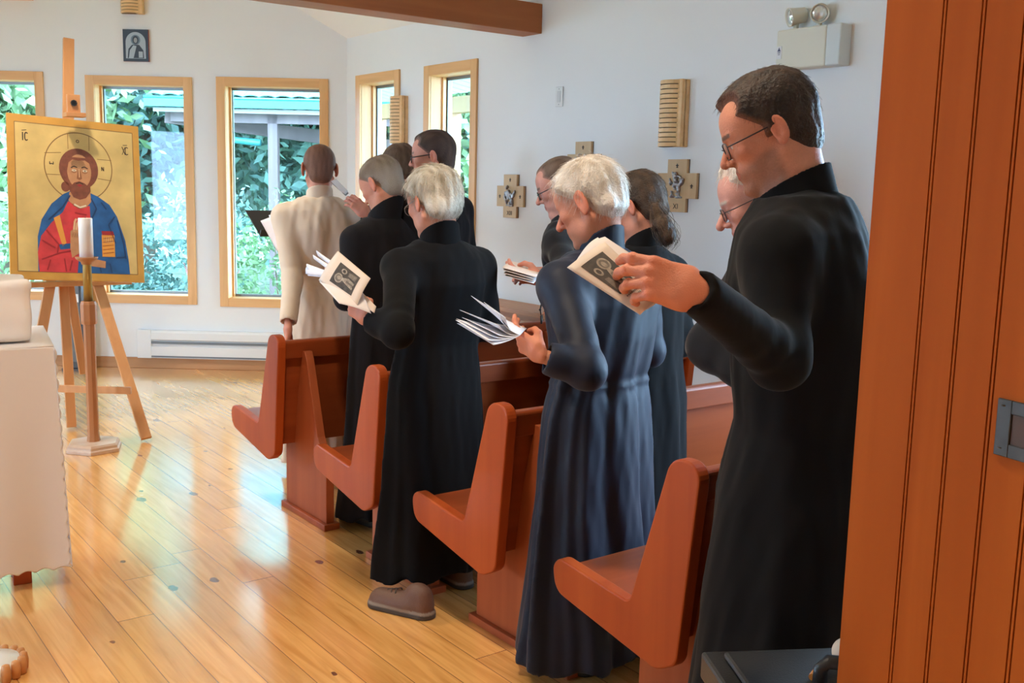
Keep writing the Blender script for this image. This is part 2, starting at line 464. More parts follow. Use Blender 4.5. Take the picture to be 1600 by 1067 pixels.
FING = [(.029, .090, .078), (.0095, .094, .085), (-.0105, .091, .079), (-.030, .082, .062)]
def hand_sdf(P, pose):
    """hand frame: wrist at 0, fingers +Y, back of the hand +Z, thumb on +X"""
    d = smin(rbox(P, (.003, .052, 0), (.036, .040, .0125), .012), ell(P, (.022, .030, -.008), (.018, .030, .015)), .014)
    d = smin(d, ell(P, (-.024, .035, -.006), (.014, .032, .014)), .012)
    Q = P*np.array((1, 1, 1.25), f4)
    d = smin(d, rc(Q, (0, .0, 0), (0, .02, 0), .025, .026)*.9, .02)
    fd = None
    for i, (bx, by, ln) in enumerate(FING):
        c = pose['curl'][i] if isinstance(pose['curl'][0], (tuple, list)) else pose['curl']
        sp = pose.get('spread', .06)*(1.5-i)
        p = np.array((bx, by, 0), float); a = 0
        fr = (.0098, .0100, .0094, .0082)[i]
        q = p-np.array((0, .02, 0)); g = rc(P, q, p, fr*1.02, fr*1.05)
        for k, (seg, cc) in enumerate(zip((.46, .30, .24), c)):
            a += cc
            dr = np.array((math.sin(sp)*math.cos(a), math.cos(sp)*math.cos(a), -math.sin(a)))
            e = p+dr*ln*seg
            g = smin(g, rc(P, p, e, fr*(1-.07*k), fr*(.92-.07*k)), .003)
            if k < 2: g = smin(g, ell(P, e+np.array((0, 0, fr*.12)), (fr*1.0,)*3), .002)
            p = e
        d = smin(d, g, .006)
        d = smin(d, ell(P, (bx, by-.004, .006), (.0085, .010, .0065)), .006)
    t = pose.get('thumb', [(.026, .022, -.008), (.050, .052, -.020), (.054, .082, -.030), (.046, .106, -.034)])
    g = rc(P, t[0], t[1], .0155, .0125)
    g = smin(g, rc(P, t[1], t[2], .0122, .0108), .004); g = smin(g, rc(P, t[2], t[3], .0108, .0088), .004)
    return smin(d, g, .010)

def basis(f, n):
    f = np.array(f, float); f /= np.linalg.norm(f); n = np.array(n, float); n -= f*(n@f); n /= np.linalg.norm(n)
    return np.stack([np.cross(f, n), f, n], 0)   # rows: X, Y, Z of the hand

def apply(V, M, t): return (V@np.array(M, f4).T+np.array(t, f4)).astype(f4)

STD = [(.05, .0, .250, .225), (.30, .0, .225, .200), (.62, .0, .200, .172), (.92, .0, .185, .152), (1.06, .0, .162, .128),
       (1.20, .0, .172, .130), (1.32, .0, .185, .128), (1.42, .0, .165, .108), (1.475, .0, .105, .082), (1.52, .0, .064, .066), (1.56, 0, .056, .060)]

def person(s):
    """s: dictionary that describes one standing figure"""
    S = s.get('S', 1.0); yaw = s['yaw']; face = np.array((-math.sin(yaw), math.cos(yaw), 0)); side = np.array((math.cos(yaw), math.sin(yaw), 0))
    hc = np.array(s['head'], float); lean = s.get('lean', .07)
    foot = hc-face*lean-side*s.get('shift', 0); foot[2] = 0
    R = rotz(-yaw).astype(float)
    loc = lambda p: R@(np.array(p, float)-foot)
    root = thing('person', s['label'], 'person', foot, yaw, s.get('group'))
    Hc = loc(hc); hs = s.get('hs', 1.0)
    Hr = (rotz(s['hyaw']-yaw)@roty(s.get('hroll', 0))@rotx(-s.get('hpitch', .4))).astype(float)  # head frame to body frame
    tohead = lambda P: ((P-Hc.astype(f4))@Hr.astype(f4))/hs
    hp = s['hp']; skin = s.get('skin', (.56, .27, .19))
    up = s.get('bulk', 1.0)
    z0 = S
    nb = Hc[2]-s.get('nd', .152)*hs                                   # height of the neck base follows the head
    zs = nb/1.475
    T = np.array([(z*zs, cyy+lean*s.get('topf', .72)*sstep(np.array(z), .95, 1.5), rx*up*S, ry*up*S) for z, cyy, rx, ry in s.get('trunk', STD)])
    T[:, 1] += np.interp(T[:, 0], [0, 1.0*zs, 1.25*zs, 1.6*zs], [0, 0, s.get('hunch', 0), 0])
    T[:, 2] *= np.interp(T[:, 0], [0, .6*zs, 1.0*zs], [s.get('hemw', 1), s.get('hemw', 1), 1])
    T[:, 3] *= np.interp(T[:, 0], [0, 1.0*zs, 1.35*zs], [s.get('flat', 1), s.get('flat', 1), 1])
    fd = s.get('folds', (.05, 9, .3))
    def ycen(z): return float(np.interp(z, T[:, 0], T[:, 1]))
    sh = {}
    arms = {}
    for k, sg in (('L', -1), ('R', 1)):
        zsh = 1.385*zs+s.get('drop'+k, 0)
        sh[k] = np.array((sg*.160*up*S, ycen(zsh)+.0, zsh))
        a = s.get('arm'+k)
        if a is None:   # hanging, a little bent, hand at the thigh
            el = sh[k]+np.array((sg*.05, -.03, -.29*zs)); wr = el+np.array((-sg*.0, .07, -.24*zs))
            arms[k] = dict(e=el, w=wr, f=wr-el+np.array((0, .03, 0)), n=np.array((sg, .2, 0)), pose=dict(curl=(.35, .4, .3)))
        elif a == 'book':   # forearm raised in front of the chest, holding a booklet from the side
            el = sh[k]+np.array((sg*.06, -.01, -.27*zs)); wr = el+np.array((-sg*.10, .21, .07))
            arms[k] = dict(e=el, w=wr, f=(-sg*.35, .8, .12), n=(sg*.55, .1, -.8), pose=dict(curl=(.3, .35, .25)))
        else:
            arms[k] = dict(e=loc(a['e']), w=loc(a['w']), f=R@np.array(a['f'], float), n=R@np.array(a['n'], float), pose=a['pose'])
    parts = []; cols = []
    # --- head and neck
    def fh(P):
        d = head_sdf(P, hp); return d
    nbase = np.array((0, ycen(nb), nb-.03))
    hres = s.get('hres', .0045)
    def f_head(P):
        Q = tohead(P); d = head_sdf(Q, hp)*hs
        a = Hc+Hr@np.array((0, -.026, -.045))*hs
        nr = s.get('neck', .056)
        n1 = rc(P, a, nbase, nr*.98, nr*1.08)
        th = Hc+Hr@np.array((0, .045, -.085))*hs
        n1 = smin(n1, rc(P, th, nbase+np.array((0, .03, .0)), .022, .035), .03)
        return smin(d, n1, .018)
    lo = np.minimum(Hc-.16, nbase-.075); hi = np.maximum(Hc+.16, nbase+.075)
    V, Q = surface(f_head, lo, hi, hres); V = relax(V, Q, 1, .4)
    parts.append((V, Q)); cols.append(head_paint(tohead(V), hp, skin))
    # --- hands
    handM = {}
    for k in 'LR':
        a = arms[k]; B = basis(a['f'], a['n'])
        flip = np.array((1, 1, 1)) if k == 'L' else np.array((-1, 1, 1))
        hd = s.get('hand', 1.0)*S
        V, Q = surface(lambda P: hand_sdf(P, a['pose']), (-.07, -.06, -.10), (.085, .20, .05), s.get('handres', .0035))
        V = relax(V, Q, 1, .3)
        nail = np.zeros(len(V))
        C = np.tile(np.array(skin, f4)*np.array((1.03, .93, .90), f4), (len(V), 1))
        C *= (1+.07*wob(V, 90, 6, 4))[:, None]
        kn = np.exp(-((V[:, 1]-.09)/.010)**2)*.25+np.exp(-((V[:, 1]-.13)/.010)**2)*.15
        C = C*(1-kn[:, None])+C*kn[:, None]*np.array((1.1, .7, .65), f4)
        V = V*flip*hd
        if k == 'R': Q = Q[:, ::-1]
        V = (V@B+a['w']).astype(f4)
        parts.append((V, Q)); cols.append(C)
        M4 = (B, a['w'], hd, flip)
        handM[k] = M4
    # --- torso, arms and legs under the clothes
    def f_body(P):
        z = P[:, 2]; cy_ = np.interp(z, T[:, 0], T[:, 1]).astype(f4)
        d = ell(P, (0, ycen(1.22*zs), 1.22*zs), (.135*up, .085, .24))
        d = smin(d, ell(P, (0, 0, .95*zs), (.13*up, .105*s.get('flat', 1)*.85, .14)), .05)
        d = smin(d, rc(P, (0, ycen(1.38*zs), 1.36*zs), nbase, .08, .05), .05)
        for k, sg in (('L', -1), ('R', 1)):
            a = arms[k]; d = smin(d, rc(P, (0, ycen(sh[k][2]), sh[k][2]), sh[k]*np.array((.85, 1, 1)), .05, .045), .04)
            d = smin(d, rc(P, sh[k]*np.array((.85, 1, 1)), a['e'], .038, .030), .02); d = smin(d, rc(P, a['e'], a['w'], .030, .023), .02)
            d = smin(d, rc(P, (sg*.075, 0, .92*zs), (sg*.085, .0, .50*zs), .075*s.get('flat', 1), .050*s.get('flat', 1)+.008), .03)
            d = smin(d, rc(P, (sg*.085, 0, .50*zs), (sg*.09, -.01, .09), .050, .034), .02)
        return d
    V, Q = surface(f_body, (-.55, -.45, .03), (.55, .75, nb+.08), .016)
    parts.append((V, Q)); cols.append(np.tile(np.array(skin, f4), (len(V), 1)))
    body = np_mesh('body', parts, mat('skin', rough=.5, vcol=True, sss=.12, spec=.35, bump=.25, bscale=350), root, cols=np.concatenate(cols))
    # --- shoes
    for sg in (-1, 1):
        fx = (sg*.095, .02 if sg < 0 else .0); so_ = s.get('shoeL') if sg < 0 else None
        def f_shoe(P):
            q = P-np.array((fx[0], fx[1], 0), f4)
            d = smin(rc(q, (0, -.07, .045), (0, .12, .032), .044, .040), ell(q, (0, -.05, .09), (.040, .055, .04)), .03)
            d = smin(d, rc(q, (sg*.004, .0, .03), (sg*.006, .13, .026), .046, .044), .02)
            d = smax(d, .022-q[:, 2], .006)
            so = rc(q*np.array((1, 1, .001), f4), (0, -.075, 0), (sg*.006, .13, 0), .046, .050)
            so = smax(so, np.abs(q[:, 2]-.0135)-.0135, .006)
            return smin(d, so, .002)
        V, Q = surface(f_shoe, (fx[0]-.08, -.20, -.01), (fx[0]+.08, .23, .15), .006); V[:, 2] = np.maximum(V[:, 2], 0)
        shc = s.get('shoe', (.03, .027, .025)); C = np.tile(np.array(shc, f4), (len(V), 1))
        C[V[:, 2] < .027] = np.array(s.get('sole', (.02, .02, .02)), f4)
        C[(V[:, 2] > .018) & (V[:, 2] < .030)] = np.array(s.get('welt', (.04, .036, .03)), f4)
        if so_:
            V = V-np.array((fx[0], fx[1], 0), f4); V = apply(V, rotz(so_[1]-yaw), loc(so_[0]))
        so2 = np_mesh('shoe', [(V, Q)], mat('shoe_leather', rough=.6, vcol=True, bump=.2, bscale=200), root, cols=C)
        if so_:
            mb = MB(); Rz = rotz(so_[1]-yaw).astype(float); t0 = loc(so_[0])
            for k in range(4):
                y = .045+.020*k; z = .089-.0055*k
                mb.tube([tuple(Rz@np.array(p)+t0) for p in ((-.024, y, z-.012), (-.008, y+.006, z+.001), (.008, y-.006, z+.001), (.024, y, z-.012))], .0026, 6)
            mb.build('laces', mat('shoe_laces', (.06, .05, .045), .8), so2)
    # --- cassock
    res = s.get('res', .011); a0, nf, ph = fd
    hem = s.get('hem', .07)
    belt = s.get('belt')
    def f_robe(P):
        z = P[:, 2]
        cyv = np.interp(z, T[:, 0], T[:, 1]).astype(f4); rx = np.interp(z, T[:, 0], T[:, 2]).astype(f4); ry = np.interp(z, T[:, 0], T[:, 3]).astype(f4)
        q = np.stack([P[:, 0], P[:, 1]-cyv], 1); th = np.arctan2(q[:, 0]/rx, q[:, 1]/ry)
        amp = a0*np.interp(z, [0, .3*zs, .8*zs, 1.05*zs, 1.2*zs, 1.36*zs, 1.5*zs], [1, .85, .6, .42, .36, .20, 0]).astype(f4)
        tw = th+.10*np.sin(3*z+ph)+.05*np.sin(2*th+4*z)
        fold = (np.sin(nf*tw+ph)+.5*np.sin((nf*1.7)*tw+2*ph+1.5*z)+.3*np.sin((nf*3.1)*tw+ph*5+2.2*z)*np.interp(z, [0, 1.0*zs, 1.2*zs], [.5, 1, 0]).astype(f4))
        if belt:
            zb = belt[0]*zs; g = np.exp(-((z-zb)/.05)**2)
            fold = fold+belt[1]*np.sin(26*th+2*np.sin(5*th))*np.exp(-np.abs(z-zb)/.10)/max(a0, .01)*.05
            amp = np.maximum(amp, a0*.7*np.exp(-np.abs(z-zb)/.25))
        sc_ = 1+amp*fold
        if belt: sc_ = sc_+.05*np.exp(-((z-zb)/.010)**2)-.05*np.exp(-((z-zb+.0)/.035)**2)
        rx = rx*sc_; ry = ry*sc_
        k0 = np.sqrt((q[:, 0]/rx)**2+(q[:, 1]/ry)**2); k1 = np.sqrt((q[:, 0]/rx**2)**2+(q[:, 1]/ry**2)**2)+1e-6
        d = k0*(k0-1)/k1
        hz = hem+.012*np.sin(nf*th+ph)
        hz = hz+s.get('hem_tilt', 0)*(q[:, 1])
        d = smax(d, hz-z, .01); d = np.maximum(d, z-(nb+.005))
        # shoulders
        for k in 'LR':
            d = smin(d, rc(P, (0, ycen(sh[k][2])-.005, nb-.055*zs), sh[k]+np.array((0, 0, -.004)), .070*up, .058*up), .05)
        wr = 0.0030*wob(P*np.array((1, 1, .6), f4), 26, 6, int(ph*7) % 4)+.0022*wob(P*np.array((1.4, 1.4, .7), f4), 60, 6, 2)
        d = d+wr*s.get('wrinkle', 1)
        for k in 'LR':
            a = arms[k]; e = a['e']; w_ = a['w']; ws = s.get('cuff', .046)
            ux = w_-e; ux = ux/np.linalg.norm(ux); ua = sh[k]-e; ua = ua/np.linalg.norm(ua)
            wend = w_-ux*s.get('cuffback', .015)
            t1 = (P-e.astype(f4))@ux.astype(f4); t2 = (P-e.astype(f4))@ua.astype(f4)
            A = .5+.5*np.sin(t2*70+1.5*wob(P, 12, 4, 1)); Bq = .5+.5*np.sin(t1*85+2*wob(P, 14, 4, 2))
            up_ = rc(P, sh[k], e, .058*up, s.get('elbow', .052))-.004*A*np.exp(-(t2/.14)**2)
            fo = rc(P, e, wend, s.get('elbow', .052), ws)-.0045*Bq*np.exp(-(t1/.15)**2)
            fo = smax(fo, (P-wend.astype(f4))@ux.astype(f4), .006)
            hole = rc(P, wend-ux*s.get('hole', .012), wend+ux*.06, ws-.014, ws-.012); fo = smax(fo, -hole, .004)
            ar = smin(up_, fo, .03)
            d = smin(d, ar, .045)
            d = smax(d, -hole, .003)
        return d
    mins = np.array([-.42, -.40, .0]); maxs = np.array([.42, .40, nb+.06])
    for k in 'LR':
        for p in (arms[k]['e'], arms[k]['w']): mins = np.minimum(mins, p-.10); maxs = np.maximum(maxs, p+.10)
    mins[2] = max(0, mins[2])
    V, Q = surface(f_robe, mins, maxs, res, margin=1.6); V = relax(V, Q, 1, .5)
    rb = np_mesh('cassock', [(V, Q)], s['robe'], root)
    # --- standing collar round the neck
    na = (Hc+Hr@np.array((0, -.026, -.045))*hs)-nbase; na = na/np.linalg.norm(na)
    nt_ = np.array((0, .25+.8*s.get('hpitch', .4), 1.0)); nt_ /= np.linalg.norm(nt_); ch = s.get('collar', .060)
    c0 = nbase+na*.012; nr = s.get('neck', .056)*1.10
    def f_col(P):
        q = P-c0.astype(f4); t = q@na.astype(f4); rad = _n(q-t[:, None]*na.astype(f4)); tt = q@nt_.astype(f4)
        R_ = nr+.010-.07*t+.020*np.exp(-((t+.03)/.018)**2)
        d = np.abs(rad-R_)-.0035
        return smax(smax(d, tt-ch, .003), -t-.06, .004)
    V, Q = surface(f_col, c0-.13, c0+.13, .004)
    np_mesh('collar', [(V, Q)], s['robe'], root)
    if s.get('white_collar'):
        def f_wc(P):
            q = P-c0.astype(f4); t = q@na.astype(f4); rad = _n(q-t[:, None]*na.astype(f4)); R_ = nr+.005-.07*t; tt = q@nt_.astype(f4)
            return smax(smax(np.abs(rad-R_)-.002, tt-ch-.010, .002), -t, .004)
        V, Q = surface(f_wc, c0-.13, c0+.13, .004)
        np_mesh('shirt_collar', [(V, Q)], mat('white_linen', (.75, .76, .80), .8), root)
    # --- hair
    if hp.get('hair', 1):
        def fhair(P): return hair_sdf(P, hp)
        V, Q = surface(fhair, (-.125, -.15, -.12), (.125, .13, .17), s.get('hairres', hres)); V = relax(V, Q, 1, .3)
        reg = hair_region(V, hp); keep = reg > -.012
        Q = Q[keep[Q].all(1)]
        use = np.zeros(len(V), bool); use[Q.ravel()] = True; rm = np.cumsum(use)-1; V = V[use]; Q = rm[Q]; reg = reg[use]
        c1 = np.array(hp.get('hcol', (.05, .035, .028)), f4); c2 = np.array(hp.get('hcol2', c1*1.4), f4)
        mixv = (.5+.5*wob(V*np.array((1, .35, .5), f4), 170, 6, 2))[:, None]
        C = c1*(1-mixv)+c2*mixv
        fz = hp.get('side')
        if fz is not None:
            m_ = (sstep(.045-V[:, 2], -.02, .05)*.8)[:, None]; C = C*(1-m_)+np.array(fz, f4)*m_
        fadem = (1-sstep(reg, .0, .024))[:, None]*hp.get('blend', .5); C = C*(1-fadem)+np.array(skin, f4)*fadem
        hparts = [(V, Q)]; hcols = [C]
        ns = hp.get('strands', 0)
        if ns:
            rs = np.random.RandomState(int(hp.get('seed', 3)))
            ok = np.where(reg[:] > .004)[0] if len(reg) else []
            pick = rs.choice(ok, ns); p0 = V[pick]
            ctr = np.array((0, -.01, .03), f4); nrm = (p0-ctr)/np.array((.077, .096, .086), f4)**2; nrm /= _n(nrm)[:, None]
            whorl = np.array(hp.get('whorl', (0.01, -.06, .12)), f4)
            dr = p0-whorl; dr = dr-(dr*nrm).sum(1)[:, None]*nrm; dr /= (_n(dr)[:, None]+1e-6)
            dr += rs.normal(size=dr.shape)*hp.get('mess', .25)
            K = 5; Ln = hp.get('slen', .03)*rs.uniform(.6, 1.3, ns)
            path = np.zeros((ns, K, 3), f4); p = p0-nrm*.002
            for i in range(K):
                path[:, i] = p
                lift = hp.get('lift', .25)*(1-.5*i/K)
                p = p+(dr*(1-lift)+nrm*lift)*(Ln/K)[:, None]
                q = (p-ctr); dr = dr-((dr*nrm).sum(1)+.10)[:, None]*nrm*.5
            SV, SQ = tris_tube(path, hp.get('sr', .0006), .0002)
            SC = np.repeat((C[pick]*rs.uniform(.75, 1.3, ns)[:, None]), K*3, 0)
            hparts.append((SV, SQ)); hcols.append(SC)
        hparts = [(apply(v*hs, Hr, Hc), q) for v, q in hparts]
        np_mesh('hair', hparts, mat('hair', rough=.55, vcol=True, spec=.3, bump=.5, bscale=180), root, cols=np.concatenate(hcols))
    # --- beard as geometry
    if hp.get('beard_geo'):
        def fb(P):
            d = head_sdf(P, dict(hp, ear=.5)); 
            reg = np.minimum(-.030-P[:, 2]+np.maximum(0, .03-P[:, 1])*.6, P[:, 1]+.0)
            lip = ell(P, (0, .094, -.060), (.021, .02, .009))
            reg = np.minimum(reg, lip*1.0)
            return d-(hp['beard_geo']*sstep(reg, 0, .012)-.0025*(1-sstep(reg, -.002, .003))+sstep(reg, .002, .01)*.0012*wob(P, 260, 6, 1))
        V, Q = surface(fb, (-.09, -.03, -.14), (.09, .13, .0), .004)
        reg = np.minimum(-.030-V[:, 2]+np.maximum(0, .03-V[:, 1])*.6, V[:, 1]+.0); keep = reg > -.004; Q = Q[keep[Q].all(1)]
        C = np.tile(np.array(hp.get('beard'), f4), (len(V), 1))*(1+.25*wob(V, 240, 6, 2))[:, None]
        m_ = (1-sstep(reg, .002, .016))[:, None]*.6; C = C*(1-m_)+np.array(skin, f4)*m_
        np_mesh('beard', [(apply(V*hs, Hr, Hc), Q)], mat('hair', vcol=True), root, cols=C)
    # --- glasses
    g = s.get('glasses')
    if g:
        mb = MB(); fr = g.get('r', .0013); wd, hh = g.get('w', .024), g.get('h', .016); dz = g.get('z', -.002); yy = .102
        to = lambda p: tuple(Hc+Hr@(np.array(p)*hs))
        lens = []
        for sg in (-1, 1):
            pts = []
            for i in range(28):
                t = 2*math.pi*i/28; cx, cz = math.cos(t), math.sin(t); e = g.get('sq', .6)
                x = sg*.033+wd*math.copysign(abs(cx)**e, cx); z = dz+hh*math.copysign(abs(cz)**e, cz)
                pts.append((x, yy-.16*max(0, abs(x)-.02), z))
            mb.tube([to(p) for p in pts], fr*hs, 6, closed=True); lens.append(pts)
            xo = sg*(.033+wd)
            mb.tube([to(p) for p in [(xo, yy-.006, dz+hh*.45), (sg*.072*hp.get('wide', 1), yy-.03, dz+hh*.5), (sg*.081*hp.get('wide', 1), .02, .010), (sg*.082*hp.get('wide', 1), -.010, .012), (sg*.080*hp.get('wide', 1), -.032, -.012)]], fr*hs*g.get('temple', 1.2), 6)
        mb.tube([to(p) for p in [(-.033+wd*.98, yy-.001, dz+.004), (0, yy+.004, dz+.008), (.033-wd*.98, yy-.001, dz+.004)]], fr*hs, 6)
        go = mb.build('glasses', g['mat'], root)
        for pts in lens:
            lb = MB(); lb.poly([to(p) for p in pts]); lb.build('lens', GLASS_LENS, go)
    return dict(root=root, foot=foot, R=R, handM=handM, Hc=Hc, Hr=Hr, hs=hs, yaw=yaw, loc=loc, arms=arms)
# ------------------------------------------------------------------ the setting
WX = 4.225                                   # right wall
CO = np.array([4.225, 8.024, 0.0]); BD = np.array([-0.793, 0.609, 0.0]); BN = np.array([0.609, 0.793, 0.0])   # corner, back wall direction, outward normal
PAINT = mat('wall_paint', (.77, .78, .79), rough=.75, noise=.015, nscale=1.5, bump=.03, bscale=180)
CEIL = mat('ceiling_paint', (.84, .835, .84), rough=.85, bump=.03, bscale=120)
PINE = wood('pine_trim', (.80, .47, .21), (.68, .37, .15), rough=.4, axis=2, scale=5)
PINEH = wood('pine_trim_level', (.80, .47, .21), (.68, .37, .15), rough=.4, axis=0, scale=5)
BASEW = wood('baseboard_wood', (.55, .30, .14), (.42, .21, .09), rough=.4, axis=0, scale=5)
ALU = mat('grey_aluminium', (.22, .25, .27), rough=.4, metal=.6)

def glass_mat():
    M = bpy.data.materials.new('window_glass'); M.use_nodes = True; n = M.node_tree; L = n.links
    for x in list(n.nodes):
        if x.type == 'BSDF_PRINCIPLED': n.nodes.remove(x)
    out = [x for x in n.nodes if x.type == 'OUTPUT_MATERIAL'][0]
    t = n.nodes.new('ShaderNodeBsdfTransparent'); t.inputs['Color'].default_value = (.96, .96, .97, 1)
    g = n.nodes.new('ShaderNodeBsdfGlossy'); g.inputs['Roughness'].default_value = .02
    lw_ = n.nodes.new('ShaderNodeLayerWeight'); pw_ = n.nodes.new('ShaderNodeMath'); pw_.operation = 'POWER'; pw_.inputs[1].default_value = 5; L.new(lw_.outputs['Facing'], pw_.inputs[0])
    fr = n.nodes.new('ShaderNodeMath'); fr.operation = 'MULTIPLY_ADD'; fr.inputs[1].default_value = .9; fr.inputs[2].default_value = .03; L.new(pw_.outputs[0], fr.inputs[0])
    mx = n.nodes.new('ShaderNodeMixShader'); L.new(fr.outputs[0], mx.inputs['Fac']); L.new(t.outputs[0], mx.inputs[1]); L.new(g.outputs[0], mx.inputs[2])
    L.new(mx.outputs[0], out.inputs['Surface']); return M
GLASS = glass_mat()
GLASS_LENS = GLASS.copy(); GLASS_LENS.name = 'spectacle_lens'

def floor_mat():
    M = bpy.data.materials.new('pine_floorboards'); M.use_nodes = True; n = M.node_tree; L = n.links; b = n.nodes['Principled BSDF']
    def math_(op, a, bb=None, c=None):
        k = n.nodes.new('ShaderNodeMath'); k.operation = op
        for i, v in enumerate((a, bb, c)):
            if v is None: continue
            if isinstance(v, (int, float)): k.inputs[i].default_value = v
            else: L.new(v, k.inputs[i])
        return k.outputs[0]
    t = n.nodes.new('ShaderNodeTexCoord'); sp = n.nodes.new('ShaderNodeSeparateXYZ'); L.new(t.outputs['Object'], sp.inputs[0])
    xs = math_('DIVIDE', math_('ADD', sp.outputs['X'], 10.0-.004), .1345)
    bi = math_('FLOOR', xs); fx = math_('FRACT', xs)
    wn = n.nodes.new('ShaderNodeTexWhiteNoise'); wn.noise_dimensions = '1D'; L.new(bi, wn.inputs['W'])
    ys = math_('ADD', math_('DIVIDE', sp.outputs['Y'], 2.4), math_('MULTIPLY', wn.outputs['Value'], 7.3))
    yi = math_('FLOOR', ys); fy = math_('FRACT', ys)
    wn2 = n.nodes.new('ShaderNodeTexWhiteNoise'); wn2.noise_dimensions = '2D'
    cb = n.nodes.new('ShaderNodeCombineXYZ'); L.new(bi, cb.inputs[0]); L.new(yi, cb.inputs[1]); L.new(cb.outputs[0], wn2.inputs['Vector'])
    # grain
    mp = n.nodes.new('ShaderNodeCombineXYZ'); L.new(math_('ADD', math_('MULTIPLY', sp.outputs['X'], 26.0), math_('MULTIPLY', wn2.outputs['Value'], 40.0)), mp.inputs[0])
    L.new(math_('MULTIPLY', sp.outputs['Y'], 1.6), mp.inputs[1])
    nz = n.nodes.new('ShaderNodeTexNoise'); nz.inputs['Scale'].default_value = 1; nz.inputs['Detail'].default_value = 5; nz.inputs['Distortion'].default_value = 1.2; L.new(mp.outputs[0], nz.inputs['Vector'])
    r = n.nodes.new('ShaderNodeValToRGB'); L.new(nz.outputs['Fac'], r.inputs['Fac'])
    r.color_ramp.elements[0].position = .28; r.color_ramp.elements[0].color = (.62, .29, .075, 1)
    r.color_ramp.elements[1].position = .62; r.color_ramp.elements[1].color = (.84, .45, .145, 1)
    hv = n.nodes.new('ShaderNodeVectorMath'); hv.operation = 'SCALE'; L.new(r.outputs[0], hv.inputs[0])
    L.new(math_('ADD', math_('MULTIPLY', wn2.outputs['Value'], .22), .90), hv.inputs['Scale'])
    # knots
    kx = n.nodes.new('ShaderNodeCombineXYZ'); L.new(math_('MULTIPLY', sp.outputs['X'], 3.0), kx.inputs[0]); L.new(math_('MULTIPLY', sp.outputs['Y'], 1.7), kx.inputs[1])
    vo = n.nodes.new('ShaderNodeTexVoronoi'); vo.voronoi_dimensions = '2D'; vo.inputs['Scale'].default_value = 1.0; L.new(kx.outputs[0], vo.inputs['Vector'])
    nk = n.nodes.new('ShaderNodeTexNoise'); nk.inputs['Scale'].default_value = 30; L.new(t.outputs['Object'], nk.inputs['Vector'])
    dd = math_('ADD', vo.outputs['Distance'], math_('MULTIPLY', math_('SUBTRACT', nk.outputs['Fac'], .5), .06))
    vc = n.nodes.new('ShaderNodeSeparateColor'); L.new(vo.outputs['Color'], vc.inputs[0])
    big = math_('GREATER_THAN', vc.outputs[0], .35)
    kn = math_('MULTIPLY', math_('SUBTRACT', 1.0, math_('SMOOTHSTEP' if False else 'MULTIPLY', 1.0, math_('MINIMUM', math_('DIVIDE', dd, math_('ADD', math_('MULTIPLY', math_('POWER', vc.outputs[1], 2.5), .055), .026)), 1.0))), big)
    kn = math_('MINIMUM', math_('MULTIPLY', kn, 4.0), 1.0)
    mk = n.nodes.new('ShaderNodeMix'); mk.data_type = 'RGBA'; L.new(kn, mk.inputs['Factor']); L.new(hv.outputs[0], mk.inputs['A']); mk.inputs['B'].default_value = (.16, .045, .018, 1)
    # joints
    gx = math_('MINIMUM', math_('MAXIMUM', math_('MULTIPLY', math_('SUBTRACT', .4965, math_('ABSOLUTE', math_('SUBTRACT', fx, .5))), 70.0), 0.0), 1.0)
    gy = math_('LESS_THAN', math_('ABSOLUTE', math_('SUBTRACT', fy, .5)), .4992)
    g = math_('MULTIPLY', gx, gy)
    mg = n.nodes.new('ShaderNodeMix'); mg.data_type = 'RGBA'; L.new(g, mg.inputs['Factor']); mg.inputs['A'].default_value = (.22, .09, .035, 1); L.new(mk.outputs['Result'], mg.inputs['B'])
    L.new(mg.outputs['Result'], b.inputs['Base Color'])
    n2 = n.nodes.new('ShaderNodeTexNoise'); n2.inputs['Scale'].default_value = 3.5; n2.inputs['Detail'].default_value = 3; L.new(t.outputs['Object'], n2.inputs['Vector'])
    L.new(math_('ADD', math_('MULTIPLY', n2.outputs['Fac'], .14), .17), b.inputs['Roughness'])
    b.inputs['Coat Weight'].default_value = 1.0; b.inputs['Coat Roughness'].default_value = .14; b.inputs['Coat IOR'].default_value = 1.9
    b.inputs['Specular IOR Level'].default_value = .6
    bp = n.nodes.new('ShaderNodeBump'); bp.inputs['Strength'].default_value = .04; bp.inputs['Distance'].default_value = .003
    L.new(math_('ADD', math_('MULTIPLY', g, .0), math_('MULTIPLY', n2.outputs['Fac'], .8)), bp.inputs['Height']); L.new(bp.outputs[0], b.inputs['Normal'])
    return M
mb = MB()
mb.prism([(-3.9, -2.0), (4.4, -2.0), (4.4, 8.15), (1.43, 10.4), (-1.0, 10.4), (-3.9, 8.2)], -.06, 0, axis=2)
fl_ = mb.build('floor', floor_mat()); fl_['kind'] = 'structure'

